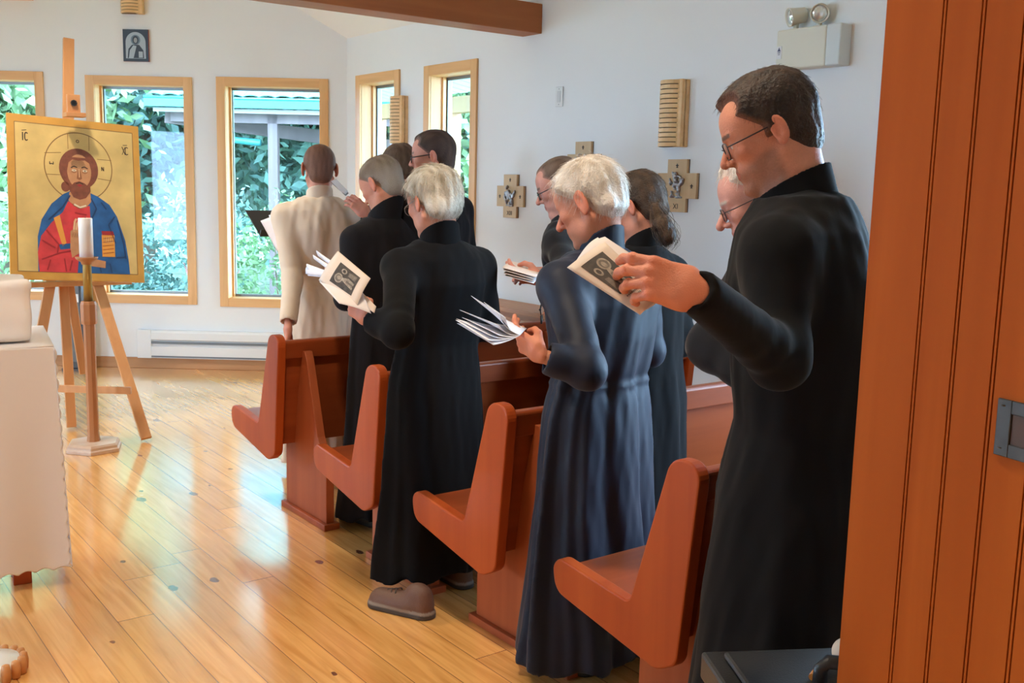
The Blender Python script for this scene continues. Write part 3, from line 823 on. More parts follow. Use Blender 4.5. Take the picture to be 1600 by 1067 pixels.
def frame_m(o, u, n):
    """matrix: local x along u, local y outward n, local z up"""
    M = Matrix.Identity(4)
    for i in range(3): M[i][0] = u[i]; M[i][1] = n[i]; M[i][2] = (0, 0, 1)[i]; M[i][3] = o[i]
    return M
def wall(name, M, x0, x1, h, holes, th=.2, m=PAINT, tops=None):
    mb = MB(); xs = sorted(holes, key=lambda q: q[0]); x = x0
    for (a, b, z0, z1) in xs:
        mb.box((x, 0, 0), (a, th, h)); mb.box((a, 0, 0), (b, th, z0)); mb.box((a, 0, z1), (b, th, h)); x = b
    mb.box((x, 0, 0), (x1, th, h))
    o = mb.build(name, m, mw=M); o['kind'] = 'structure'; return o
wcount = [0]
def window(M, a, b, z0, z1, light=True, detail=True, power=0):
    """a..b, z0..z1 are the outer edges of the pine casing"""
    wcount[0] += 1; nm = 'window_%d' % wcount[0]
    t = .075; mb = MB()
    root = mb.box((a, -.018, z0), (a+t, 0, z1)).box((b-t, -.018, z0), (b, 0, z1)).build(nm, PINE, bevel=.002, mw=M); root['kind'] = 'structure'
    mb = MB(); mb.box((a+t, -.018, z1-t), (b-t, 0, z1)).box((a+t, -.018, z0), (b-t, 0, z0+t)); mb.build('casing', PINEH, root, bevel=.002)
    A, B, Z0, Z1 = a+t-.008, b-t+.008, z0+t-.008, z1-t+.008
    mb = MB(); mb.box((A-.012, 0, Z0), (A+.010, .19, Z1)).box((B-.010, 0, Z0), (B+.012, .19, Z1)).box((A+.01, .10, Z0+.01), (A+.028, .125, Z1-.01)).box((B-.028, .10, Z0+.01), (B-.01, .125, Z1-.01)); mb.build('jamb', PINE, root)
    mb = MB(); mb.box((A+.01, 0, Z1-.010), (B-.01, .19, Z1+.01)).box((A+.01, 0, Z0-.01), (B-.01, .19, Z0+.010)); mb.build('sill', PINEH, root)
    mb = MB()
    e = .022
    for (p, q, r_, s_) in ((A+.01, A+.01+e, Z0+.01, Z1-.01), (B-.01-e, B-.01, Z0+.01, Z1-.01), (A+.01+e, B-.01-e, Z0+.01, Z0+.01+e), (A+.01+e, B-.01-e, Z1-.01-e, Z1-.01)):
        mb.box((p, .140, r_), (q, .175, s_))
    mb.build('sash', ALU, root)
    mb = MB(); mb.poly([(A+.03, .157, Z0+.03), (B-.03, .157, Z0+.03), (B-.03, .157, Z1-.03), (A+.03, .157, Z1-.03)]); mb.build('pane', GLASS, root)
    c = M@Vector(((a+b)/2, .24, (z0+z1)/2)); tgt = M@Vector(((a+b)/2, -1, (z0+z1)/2))
    if light: area('window_portal', c, tgt, b-a, z1-z0, 1, (1, 1, 1), portal=True)
    return root

# right wall: local x runs from the corner towards the camera
MR = frame_m((WX, 8.024, 0), (0, -1, 0), (1, 0, 0))
rw = [(0.178, .889, .56, 2.552), (1.256, 1.955, .56, 2.545), (5.75, 6.95, .56, 2.545)]
in_ = lambda a, b, z0, z1: (a+.065, b-.065, z0+.065, z1-.065)
wall('wall_right', MR, 0, 8.4, 2.95, [in_(*q) for q in rw])
for q in rw: window(MR, *q)
# back wall
MBk = frame_m(CO, BD, BN)
bw = [(.160, 1.118, .565, 2.535), (1.325, 2.24, .575, 2.525), (2.60, 3.45, .585, 2.545)]
wall('wall_back', MBk, 0, 3.55, 6.3, [in_(*q) for q in bw])
for q in bw: window(MBk, *q)
ce = CO+BD*3.55
MB2 = frame_m((ce[0], ce[1], 0), (-1, 0, 0), (0, 1, 0))
L2 = ce[0]+1.0
wall('wall_far', MB2, 0, L2, 6.3, [])
MB3 = frame_m((-1.0, ce[1], 0), tuple(Vector((-2.8, -2.2, 0)).normalized()), tuple(Vector((-2.2, 2.8, 0)).normalized()))
wall('wall_left_back', MB3, 0, 3.56, 6.3, [in_(1.2, 2.2, .58, 2.54)]); window(MB3, 1.2, 2.2, .58, 2.54)
MLw = frame_m((-3.8, ce[1]-2.2, 0), (0, -1, 0), (-1, 0, 0))
lw = [(1.0, 2.0, .58, 2.54), (3.0, 4.0, .58, 2.54)]
wall('wall_left', MLw, 0, 8.3, 2.95, [in_(*q) for q in lw])
for q in lw: window(MLw, *q)
# wall of the doorway behind the camera and the hall beyond
MF = frame_m((4.225, -.25, 0), (-1, 0, 0), (0, -1, 0))
wall('wall_front', MF, 0, 8.03, 6.3, [(3.1, 4.8, 0, 2.1)], th=.14)
mb = MB(); mb.box((-.75, -2.1, 0), (1.3, -2.0, 2.4)).box((-.85, -2.0, 0), (-.75, -.39, 2.4)).box((1.3, -2.0, 0), (1.4, -.39, 2.4)).box((-.85, -2.1, 2.4), (1.4, -.39, 2.5))
mb.build('wall_hall', PAINT)['kind'] = 'structure'
# ceiling: two slopes
SL = .72
mb = MB()
zr = 2.874+SL*4.225
for (p, q) in (((4.5, 2.874-SL*.275), (0, zr)), ((0, zr), (-4.1, zr-SL*4.1+.0))):
    P = [(p[0], -.4, p[1]), (p[0], 10.6, p[1]), (q[0], 10.6, q[1]), (q[0], -.4, q[1])]
    mb._add(P+[(x, y, z+.1) for x, y, z in P], [(0, 1, 2, 3), (7, 6, 5, 4), (0, 4, 5, 1), (1, 5, 6, 2), (2, 6, 7, 3), (3, 7, 4, 0)])
mb.build('ceiling', CEIL)['kind'] = 'structure'
BEAMW = wood('beam_wood', (.42, .145, .046), (.32, .10, .030), rough=.5, axis=0, scale=3)
mb = MB(); mb.box((-3.8, 5.36, 2.64), (WX-.001, 5.56, 2.825)); mb.build('trim_1', BEAMW, bevel=.004)['kind'] = 'structure'
# baseboards
mb = MB(); mb.box((0.02, -.016, 0), (3.55, 0, .095)); mb.build('baseboard_back', BASEW, mw=MBk, bevel=.003)['kind'] = 'structure'
mb = MB(); mb.box((0, -.016, 0), (8.26, 0, .095)); mb.build('baseboard_right', BASEW, mw=MR, bevel=.003)['kind'] = 'structure'

# open beadboard door at the right
DOORW = wood('door_wood', (.40, .095, .010), (.32, .066, .005), spec=.1, rough=.6, axis=2, scale=4)
GROOVE = mat('door_groove', (.16, .022, .008), rough=.5)
de = at(1347, 533, 1.5)
dirv = Vector((-.23, -.973, 0)).normalized(); nrm = Vector((-.973, .23, 0))
MD = Matrix.Identity(4)
for i in range(3): MD[i][0] = dirv[i]; MD[i][1] = nrm[i]; MD[i][2] = (0, 0, 1)[i]; MD[i][3] = (de[0], de[1], 0)[i]
# groove positions found on the door plane
p0 = Vector((de[0], de[1], 0))
gs = []
for px in (1433.6, 1491.8, 1555.5):
    q = on_plane(px, 540, p0, nrm); gs.append((Vector(q)-p0).dot(dirv))
step = gs[2]-gs[1]
while gs[-1] < .80: gs.append(gs[-1]+step)
mb = MB(); x = 0; gw = .0022
segs = []
for g in gs:
    segs.append((x, g-gw*1.9)); segs.append((g-gw*.7, g+gw*.7)); x = g+gw*1.9
segs.append((x, .98))
mb.box((0, -.045, .01), (.98, -.004, 2.08))
for a, b in segs: mb.box((a, -.004, .01), (b, 0, 2.08))
dr = mb.build('door_1', DOORW, mw=MD); dr['kind'] = 'structure'
mb = MB()
for g in gs: mb.box((g-gw*1.9, -.0042, .01), (g+gw*1.9, -.0036, 2.08))
mb.build('groove', GROOVE, dr)
q = Vector(on_plane(1582, 671, p0, nrm)); hx = (q-p0).dot(dirv); hz = q.z
BRONZE = mat('dark_bronze', (.055, .05, .045), rough=.45, metal=.7, noise=.2, nscale=40)
mb = MB(); s = .036
for (a, b, c, d) in ((-.022, -.001, -s, s), (.030, .052, -s, s), (-.001, .030, .019, s), (-.001, .030, -s, -.019)): mb.box((hx+a, .0, hz+c), (hx+b, .004, hz+d))
for zz in (-.027, .027): mb.lathe([(.0028, 0), (.0028, .002)], (hx-.013, .004, hz+zz), 10)
pl_ = mb.build('latch_plate', BRONZE, dr, bevel=.001); pl_['label'] = 'dark bronze square latch plate'
mb = MB(); mb.box((hx+.0, .0005, hz-.019), (hx+.03, .0015, hz+.019)); mb.build('latch_recess', mat('recess_wood', (.07, .035, .02), .6), pl_)

# ------------------------------------------------------------------ outside: porch, walkway, planting
GRASS = mat('lawn_green', (.15, .21, .12), rough=.9, noise=.35, nscale=3)
mb = MB(); mb.box((-16, -6, -.40), (34, 45, -.35)); g_ = mb.build('lawn', GRASS); tag(g_, kind='structure')
TEAL = mat('teal_metal_roof', (.07, .26, .27), rough=.45, spec=.6)
TEALG = mat('teal_gutter', (.02, .17, .18), rough=.4)
TIMB = wood('weathered_timber', (.11, .085, .08), (.08, .06, .06), rough=.6, axis=2, scale=3)
HONEY = wood('porch_timber', (.30, .17, .07), (.24, .12, .05), rough=.5, axis=2, scale=3)
WHT = mat('white_soffit', (.22, .22, .22), rough=.7)
# walkway roof seen beyond the back windows
D0 = 15.0
e0 = at(232, 168, D0); e1 = at(560, 172, D0); ez = e1[2]
ud = Vector((e1[0]-e0[0], e1[1]-e0[1], 0)).normalized(); nd = Vector((-ud.y, ud.x, 0))
if nd.y < 0: nd = -nd
wl = 3.9
wk = thing('covered_walkway', 'covered outdoor walkway with teal tiled metal roof and timber posts beyond the windows', 'walkway', (e0[0], e0[1], -.35), math.atan2(ud.y, ud.x))
Z = ez+.35
mb = MB()
def tile(u, v):
    x = u*wl; y = v*3.0; z = Z+.14+y*.42+.030*abs(math.sin(x*math.pi/.235))**.6-.035*((y/.35) % 1)
    return (x, y-.1, z)
mb.grid(tile, 300, 61, smooth=False); mb.build('roof', TEAL, wk, solid=.01)
mb = MB(); mb.box((0, -.20, Z-.02), (wl, -.10, Z+.12)).box((0, -.10, Z-.02), (.1, 3, Z+.05)); mb.tube([(0, -.2, Z+.11), (wl, -.2, Z+.11)], .018, 8); mb.build('gutter', TEALG, wk)
mb = MB(); mb.box((.1, -.10, Z-.09), (wl, -.06, Z-.03)); mb.build('soffit', WHT, wk)
mb = MB(); mb.bar((.3, .1, Z-.15), (wl, .1, Z-.15), .1, .14); mb.bar((0.2, .12, Z-.14), (3.8, 1.0, Z-.52), .1, .20); mb.build('header_beam', TIMB, wk)
for u_ in (1.80, 2.62, 3.6):
    mb = MB(); mb.box((u_-.07, .05, 0), (u_+.07, .2, Z-.1)); mb.build('post', TIMB, wk)
mb = MB(); mb.tube([(.75, -.1, Z), (.75, -.05, Z-.25), (1.0, .15, Z-.45), (1.6, .15, Z-.5)], .05, 10); mb.build('downpipe', TEALG, wk)
# porch along the right wall
po = thing('porch', 'timber porch with pale green ribbed metal roof outside the side windows', 'porch', (WX+.25, 3.0, -.35))
mb = MB()
def rib(u, v):
    x = u*2.4; y = v*9.2; return (x, y, 3.50-x*.17+.018*(1 if (y % .22) < .03 else 0))
PG = mat('pale_green_panel', (.22, .42, .36), rough=.5)
tr_ = PG.node_tree.nodes.new('ShaderNodeBsdfTranslucent'); tr_.inputs['Color'].default_value = (.22, .42, .36, 1)
mxs = PG.node_tree.nodes.new('ShaderNodeMixShader'); mxs.inputs['Fac'].default_value = .22
PG.node_tree.links.new(PG.node_tree.nodes['Principled BSDF'].outputs[0], mxs.inputs[1]); PG.node_tree.links.new(tr_.outputs[0], mxs.inputs[2])
PG.node_tree.links.new(mxs.outputs[0], [x for x in PG.node_tree.nodes if x.type == 'OUTPUT_MATERIAL'][0].inputs['Surface'])
mb.grid(rib, 3, 500, smooth=False); mb.build('roof', PG, po)
mb = MB(); mb.box((0, 0, 0), (2.9, 9.2, .04)); mb.build('deck', mat('pale_concrete', (.20, .20, .19), rough=.8), po)
mb = MB(); mb.box((2.15, 0, 2.84), (2.27, 9.2, 3.02)); mb.build('porch_beam', HONEY, po)
for yy in (.6, 3.2, 5.3, 7.05, 8.78):
    mb = MB(); mb.box((2.13, yy, 0), (2.29, yy+.16, 2.84)); mb.build('post', HONEY, po)

LEAF = {}
def foliage(name, c): return mat(name, c, rough=.7, noise=.45, nscale=2.2, spec=.3)
LEAVES = [foliage('leaf_bluegreen', (.15, .27, .24)), foliage('leaf_fresh', (.20, .32, .16)), foliage('leaf_dark', (.09, .18, .155)), foliage('leaf_pale', (.22, .33, .28))]
BARK = mat('bark', (.20, .14, .11), rough=.9, noise=.3, nscale=12)
def tree(name, label, cat, x, y, h, r, lm, n, ls, seed, trunk=.12, base=.25, group=None, kind='crown', z0=-.35):
    rs = np.random.RandomState(seed); root = thing(name, label, cat, (x, y, z0), 0, group)
    # clustered leaves
    nc = max(6, n//60); cen = rs.normal(size=(nc, 3)); cen /= np.linalg.norm(cen, axis=1)[:, None]
    cen *= rs.uniform(.35, 1, (nc, 1))**.6
    if kind == 'cone':
        t = rs.uniform(0, 1, nc); a = rs.uniform(0, 6.28, nc); rr = (1-t)*r*rs.uniform(.3, 1, nc)
        cen = np.stack([rr*np.cos(a), rr*np.sin(a), h*(base+(1-base)*t)], 1)
    else:
        cen = cen*np.array((r, r, h*(1-base)/2))+np.array((0, 0, h*(1+base)/2))
    k = rs.randint(0, nc, n); p = cen[k]+rs.normal(size=(n, 3))*(r*.16)
    p[:, 2] = np.maximum(p[:, 2], .05)
    d1 = rs.normal(size=(n, 3)); d1 /= np.linalg.norm(d1, axis=1)[:, None]; d2 = np.cross(d1, rs.normal(size=(n, 3))); d2 /= np.linalg.norm(d2, axis=1)[:, None]
    s = (ls*rs.uniform(.6, 1.3, n))[:, None]
    V = np.stack([p-d1*s, p+d2*s*.45, p+d1*s, p-d2*s*.45], 1).reshape(-1, 3).astype(f4)
    Q = np.arange(4*n).reshape(-1, 4)
    np_mesh('foliage', [(V, Q)], lm, root)
    mb = MB(); top = h*(.75 if kind != 'cone' else .95)
    mb.tube([(0, 0, 0), (r*.04, 0, h*.3), (-r*.03, .02, h*.55), (0, 0, top)], [trunk, trunk*.8, trunk*.55, trunk*.2], 8)
    for i in range(5 if trunk > .02 else 0):
        a = rs.uniform(0, 6.28); zz = h*rs.uniform(.25, .6); mb.tube([(0, 0, zz), (r*.5*math.cos(a), r*.5*math.sin(a), zz+h*.18)], [trunk*.4, trunk*.12], 6)
    mb.build('trunk', BARK, root)
    return root
# ---- trees and shrubs outside
TL = 'trees beyond the chapel windows'
tree('tree', 'tall blue-green tree filling the left part of the middle back window', 'tree', 6.1, 19.8, 9, 2.6, LEAVES[0], 16000, .14, 11, .22, .1, TL)
tree('tree', 'tall fresh green tree seen through the leftmost window', 'tree', 3.3, 18.5, 8.0, 2.4, LEAVES[1], 16000, .14, 12, .2, .1, TL)
tree('tree', 'dense pale tree behind the timber walkway post', 'tree', 8.4, 21.5, 9, 3.0, LEAVES[3], 16000, .14, 13, .2, .1, TL)
tree('conifer', 'dark conifer at the far left behind the easel', 'tree', 4.4, 26.5, 12, 2.6, LEAVES[2], 16000, .14, 14, .2, .05, TL, kind='cone')
tree('conifer', 'dark conifer between the two back windows, far off', 'tree', 9.2, 24.6, 12, 2.4, LEAVES[2], 16000, .14, 15, .2, .05, TL, kind='cone')
tree('conifer', 'dark conifer behind the right end of the walkway roof', 'tree', 13.6, 23.5, 12, 2.8, LEAVES[0], 16000, .14, 16, .2, .05, TL, kind='cone')
tree('tree', 'bright yellow-green tree beyond the porch, in the nearest side window', 'tree', 10.8, 14.4, 7.5, 2.8, LEAVES[1], 16000, .14, 17, .2, .1, TL)
tree('tree', 'blue-green tree beyond the porch, in the farther side window', 'tree', 9.4, 16.9, 8, 2.6, LEAVES[0], 16000, .14, 18, .2, .1, TL)
tree('tree', 'pale leafy tree outside the left wall windows', 'tree', -9.5, 8.5, 7, 2.6, LEAVES[3], 2500, .15, 19, .2, .1, TL)
SG = 'shrubs in the bed outside the back windows'
tree('shrub', 'feathery green shrub at the lower right of the middle back window', 'shrub', 4.25, 11.7, 2.0, .62, LEAVES[0], 2600, .05, 21, .02, .0, SG)
tree('shrub', 'bright green shrub behind the black music stand', 'shrub', 4.85, 10.9, 2.0, .6, LEAVES[1], 2600, .045, 22, .02, .0, SG)
tree('shrub', 'low dark shrub below the icon in the middle back window', 'shrub', 3.55, 11.9, 1.1, .55, LEAVES[2], 1800, .045, 23, .02, .0, SG)
tree('shrub', 'low grey-green shrub at the bottom right of the right back window', 'shrub', 5.6, 10.9, 1.2, .5, LEAVES[3], 1800, .04, 24, .02, .0, SG)
tree('shrub', 'loose green shrub in the leftmost window', 'shrub', 2.5, 12.6, 2.2, .8, LEAVES[1], 2600, .06, 25, .02, .0, SG)
rs = random.Random(4)
dw = thing('bare_shrub', 'reddish bare-stemmed shrub low in the middle back window', 'shrub', (4.1, 11.2, -.35), 0, SG)
mb = MB()
for i in range(26):
    a = rs.uniform(0, 6.28); l = rs.uniform(.7, 1.5); sp_ = rs.uniform(.15, .5)
    mb.tube([(0, 0, 0), (math.cos(a)*sp_*.4, math.sin(a)*sp_*.4, l*.5), (math.cos(a+.3)*sp_, math.sin(a+.3)*sp_, l)], [.012, .008, .003], 5)
mb.build('stems', mat('red_bark', (.42, .14, .13), .7), dw)

# ------------------------------------------------------------------ pews
PEW = wood('pew_wood', (.33, .070, .018), (.23, .042, .010), rough=.42, axis=0, scale=4, coat=.08)
PEWE = wood('pew_end_wood', (.42, .078, .013), (.35, .054, .008), rough=.5, axis=2, scale=4, coat=.2, spec=.2)
PEWP = wood('pew_pedestal_wood', (.40, .10, .035), (.31, .068, .022), rough=.45, axis=2, scale=4, coat=.05)
def rounded(pts, n=6):
    """pts: (u, z, radius)"""
    out = []; N = len(pts)
    for i in range(N):
        p = Vector(pts[i][:2]); a = Vector(pts[i-1][:2])-p; b = Vector(pts[(i+1) % N][:2])-p; r = pts[i][2]
        if r < 1e-4: out.append(tuple(p)); continue
        ang = a.angle(b); t = min(r/math.tan(ang/2), a.length*.49, b.length*.49); r = t*math.tan(ang/2)
        A = p+a.normalized()*t; B = p+b.normalized()*t; c = p+(a.normalized()+b.normalized()).normalized()*(r/math.sin(ang/2))
        a0 = math.atan2(A.y-c.y, A.x-c.x); a1 = math.atan2(B.y-c.y, B.x-c.x)
        while a1-a0 > math.pi: a1 -= 2*math.pi
        while a1-a0 < -math.pi: a1 += 2*math.pi
        for k in range(n+1):
            t_ = a0+(a1-a0)*k/n; out.append((c.x+r*math.cos(t_), c.y+r*math.sin(t_)))
    return out
EX = 2.02
# side outline of the pew end: u = towards the front, z = up, measured from the top of the back
ENDP = rounded([(-.062, .925, .055), (.052, .925, .060), (.195, .450, .030), (.560, .490, .060), (.536, .370, .060), (.075, .285, .075), (-.005, .330, .05)], 7)
def pew(y0, label, base, length=1.85, first=False):
    """y0: where the back's top stands"""
    root = thing('pew', label, 'pew', (EX, y0, 0), 0, 'pews in four rows')
    mb = MB(); mb.prism(ENDP, 0, .045, axis=0); e = mb.build('end_panel', PEWE, root, bevel=.006)
    L = length
    mb = MB(); mb.prism(ENDP, L-.045, L, axis=0); mb.build('end_panel', PEWE, root, bevel=.006)
    # back: leaning board with a top rail
    def line(u0, z0, u1, z1, t): return [(u0-t/2, z0), (u0+t/2, z0), (u1+t/2, z1), (u1-t/2, z1)]
    mb = MB(); mb.prism(line(.075, .36, -.004, .875, .022), .045, L-.045, axis=0); mb.build('backrest', PEW, root)
    mb = MB(); mb.prism(rounded([(-.030, .805, .005), (.016, .805, .005), (.010, .895, .012), (-.038, .895, .012)], 3), .045, L-.045, axis=0); mb.build('top_rail', PEW, root)
    mb = MB(); mb.prism([(.10, .425), (.10, .447), (.50, .462), (.515, .450), (.515, .435), (.50, .430)], .045, L-.045, axis=0); mb.build('seat', PEW, root)
    # pedestal: upright board under the seat with a fin that climbs the back
    bf, br = base   # front and rear on the floor, measured from the back's top
    for x in (.14, L-.20):
        P = [(bf, 0.03), (bf, .43), (.09, .43), (.055, .50), (-.030, .84), (-.055, .84), (-.075, .80), (br*.6-.02, .44), (br, .30), (br, .03)]
        mb = MB(); mb.prism(P, x, x+.042, axis=0); pd = mb.build('pedestal', PEWP, root, bevel=.003)
        mb = MB(); mb.box((x-.02, br-.02, 0), (x+.062, bf+.025, .03)); mb.build('foot_board', PEWP, pd, bevel=.003)
    return root
pew(4.60, 'front pew, the farthest of the four, standing nearest the back windows', (.17, -.28))
pew(3.62, 'second pew from the back windows, its end half hidden by black cassocks', (.25, -.24))
pew(2.755, 'third pew from the back windows, between the grey-haired man and the navy cassock', (.30, -.25))
pew(1.885, 'nearest pew, its orange wooden end standing beside the navy cassock', (.28, -.25))

# low wooden cabinet against the side wall
cb_ = thing('cabinet', 'low tan wooden cabinet against the side wall behind the front pew', 'cabinet', (4.06, 5.55, 0))
TANW = wood('tan_wood', (.52, .27, .15), (.42, .20, .11), rough=.45, axis=1, scale=4)
mb = MB(); mb.box((-.13, -.7, .06), (.14, .7, .86)); mb.build('carcass', TANW, cb_, bevel=.003)
mb = MB(); mb.box((-.155, -.72, .86), (.145, .72, .89)); mb.build('worktop', TANW, cb_, bevel=.004)
for k in (-1, 1):
    mb = MB(); mb.box((-.15, min(k*.02, k*.66), .12), (-.13, max(k*.02, k*.66), .83)); d_ = mb.build('door', TANW, cb_, bevel=.004)
    mb = MB(); mb.lathe([(.006, 0), (.012, .01), (.012, .02), (.004, .024)], (-.15, k*.07, .6), 12, axis='x'); o_ = mb.build('knob', BRONZE, d_)
mb = MB(); mb.box((-.10, -.68, 0), (.13, .68, .06)); mb.build('plinth', TANW, cb_)

# ------------------------------------------------------------------ things on the walls
OAK = wood('blond_oak', (.60, .42, .24), (.52, .35, .19), rough=.5, axis=2, scale=5)
DARKE = mat('dark_edge', (.06, .04, .03), rough=.6)
PEWTER = mat('pewter', (.36, .36, .38), rough=.38, metal=.85, noise=.25, nscale=60)
INK = mat('engraved_dark', (.035, .028, .022), rough=.7)
def on_wall_m(y, z, off=0.0):
    """frame on the right wall: local x towards the camera side, y out of the room, z up"""
    return frame_m((WX-off, y, z), (0, -1, 0), (1, 0, 0))
def station(y, z, num, label, seed):
    root = thing('station_cross', label, 'wall cross', (0, 0, 0), 0, 'numbered wooden wall crosses'); root.matrix_world = on_wall_m(y, z)
    s = .150; b = .074; h = .146; hb = .070
    P = [(-b, -h), (b, -h), (b, -hb), (s, -hb), (s, hb), (b, hb), (b, h), (-b, h), (-b, hb), (-s, hb), (-s, -hb), (-b, -hb)]
    mb = MB(); mb.prism(P, -.020, -.002, axis=1); mb.build('cross_board', OAK, root, bevel=.0012)
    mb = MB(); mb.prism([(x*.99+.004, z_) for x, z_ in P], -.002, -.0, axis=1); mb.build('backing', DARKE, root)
    rs = np.random.RandomState(seed)
    n = 13; A = []
    for i in range(n):
        x = rs.uniform(-.05, .05); z_ = rs.uniform(-.06, .035); A.append((x, z_, rs.uniform(-.02, .02), rs.uniform(.015, .035), rs.uniform(.008, .014)))
    heads = [(rs.uniform(-.04, .04), rs.uniform(.03, .065)) for _ in range(3)]
    def f(P):
        d = np.full(len(P), 1., f4)
        for x, z_, dx, dz, r in A: d = smin(d, rc(P, (x, -.024, z_), (x+dx, -.030, z_+dz), r, r*.7), .004)
        for x, z_ in heads: d = smin(d, ell(P, (x, -.032, z_), (.010, .010, .012)), .003)
        d = smin(d, rc(P, (heads[0][0], -.03, heads[0][1]), (0, -.024, 0), .007, .01), .004)
        d = smin(d, rbox(P, (0, -.022, -.062), (.045, .006, .006), .003), .004)
        return d+.0025*wob(P, 160, 6, seed % 4)
    V, Q = surface(f, (-.085, -.06, -.085), (.085, 0, .09), .0035)
    np_mesh('relief', [(V, Q)], PEWTER, root)
    R90 = Matrix.Rotation(math.pi/2, 4, 'X')
    text_obj('numeral', num, .042, INK, root, Matrix.Translation((0, -.0206, -.115))@R90)
    for (x, z_) in ((0, .112), (-.115, 0), (.115, 0)):
        mb = MB(); mb.box((x-.010, -.0215, z_-.003), (x+.010, -.0195, z_+.003)); mb.box((x-.003, -.0215, z_-.013), (x+.003, -.0195, z_+.010)); mb.box((x-.007, -.0215, z_-.013), (x+.007, -.0195, z_-.009)); mb.build('emblem', INK, root)
    return root
station(5.642, 1.597, 'XIII', 'blond wooden wall cross marked XIII with a pewter relief, farthest left of the three', 3)
station(4.895, 1.80, 'XII', 'blond wooden wall cross mounted higher, half hidden behind the white-haired man', 7)
station(4.086, 1.685, 'XI', 'blond wooden wall cross marked XI with a pewter relief, below the wooden sconce', 12)

SCW = wood('sconce_wood', (.84, .56, .29), (.72, .44, .20), rough=.45, axis=0, scale=5)
def sconce(M, label, on=.0):
    root = thing('wall_sconce', label, 'wall lamp', group='slatted wooden wall lamps'); root.matrix_world = M
    W, H, Dp = .19, .365, .10; n = 14; sh_ = H/n
    mb = MB()
    for i in range(n):
        z0 = -H/2+i*sh_+.003; z1 = z0+sh_-.006; P = []
        for k in range(13):
            t = k/12; x = -W/2+W*t; y = -(.035+(Dp-.035)*math.sin(math.pi*min(1, t*1.0))**.8)
            P.append((x, y))
        P = P+[(x, y+.006) for x, y in P[::-1]]
        mb.prism(P, z0, z1, axis=2)
    mb.build('slats', SCW, root)
    mb = MB()
    mb.box((W/2-.055, -Dp*.62, -H/2), (W/2, -.0, H/2)); mb.build('side_panel', SCW, root, bevel=.003)
    P = [(-W/2+W*k/12, -(.030+(Dp-.04)*math.sin(math.pi*k/12)**.8)) for k in range(13)]
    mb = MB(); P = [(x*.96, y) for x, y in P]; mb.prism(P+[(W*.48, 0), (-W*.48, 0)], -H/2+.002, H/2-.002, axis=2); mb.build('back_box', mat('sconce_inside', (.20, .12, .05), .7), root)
    return root
sconce(on_wall_m(4.13, 2.08), 'slatted wooden wall lamp above the XI cross, on the plain side wall')
sconce(on_wall_m(6.93+.18, 2.16), 'slatted wooden wall lamp between the two side windows')
q = on_plane(207, -30, CO, BN)
Ms = frame_m(q, BD, BN); sconce(frame_m((q[0], q[1], 3.215), -BD, BN), 'slatted wooden wall lamp cut by the top edge, above the little icon')
q = on_plane(20, -26, CO, BN)
hx_ = thing('wooden_shelf', 'bottom edge of a wooden shelf high in the top left corner', 'shelf'); hx_.matrix_world = frame_m((q[0], q[1], 3.14), -BD, BN)
mb = MB(); mb.box((-.25, -.16, -.012), (.17, 0, .012)); mb.build('board', SCW, hx_, bevel=.003)
mb = MB(); mb.box((-.02, -.12, .012), (.0, -.0, .10)); mb.build('bracket', SCW, hx_)

# small framed icon on the back wall
q0 = on_plane(196, 47, CO, BN); q1 = on_plane(231, 96, CO, BN); qc = (q0+q1)/2
ic = thing('small_icon', 'small dark framed icon print above the middle back window', 'picture'); ic.matrix_world = frame_m((qc[0], qc[1], qc[2]), -BD, BN)
NAVY = mat('icon_navy', (.035, .05, .075), .5); REDE = mat('icon_red_edge', (.25, .03, .02), .5)
GREYI = mat('icon_grey', (.38, .45, .52), .5); MIDI = mat('icon_midgrey', (.14, .20, .26), .5)
hw, hh = .108, .132
mb = MB(); mb.box((-hw, -.022, -hh), (hw, -.002, hh)); mb.build('panel', REDE, ic)
def disc(cx, cz, rx, rz, n=28, a0=0, a1=2*math.pi): return [(cx+rx*math.cos(a0+(a1-a0)*i/n), cz+rz*math.sin(a0+(a1-a0)*i/n)) for i in range(n)]
def paint(layers, mats_, name, parent, y0, sx=1, sz=1, dy=.0004, T=None):
    mb = MB()
    for i, (mi, pts) in enumerate(layers):
        mb.mi = mi; mb.poly([T(x, z, y0-dy*i) if T else (x*sx, y0-dy*i, z*sz) for x, z in pts])
    return mb.build(name, mats_, parent)
L_ = [(0, [(-.108, -.132), (.108, -.132), (.108, .132), (-.108, .132)]), (1, [(-.085, -.108), (.085, -.108), (.085, .02)]+disc(0, .025, .085, .085, 20, 0, math.pi)+[(-.085, .02)]),
      (2, disc(0, .045, .040, .042)), (0, disc(0, .045, .026, .034)), (3, disc(0, .042, .015, .022)), (0, [(-.07, -.105), (-.062, -.03), (-.03, .005), (.03, .005), (.065, -.04), (.07, -.105)]),
      (1, [(-.06, -.105), (-.05, -.04), (-.02, .0), (.008, -.005), (-.02, -.105)]), (1, [(.025, -.10), (.06, -.10), (.06, -.05), (.025, -.05)])]
paint(L_, [NAVY, GREYI, MIDI, mat('icon_face', (.30, .32, .34), .5)], 'painting', ic, -.0224)

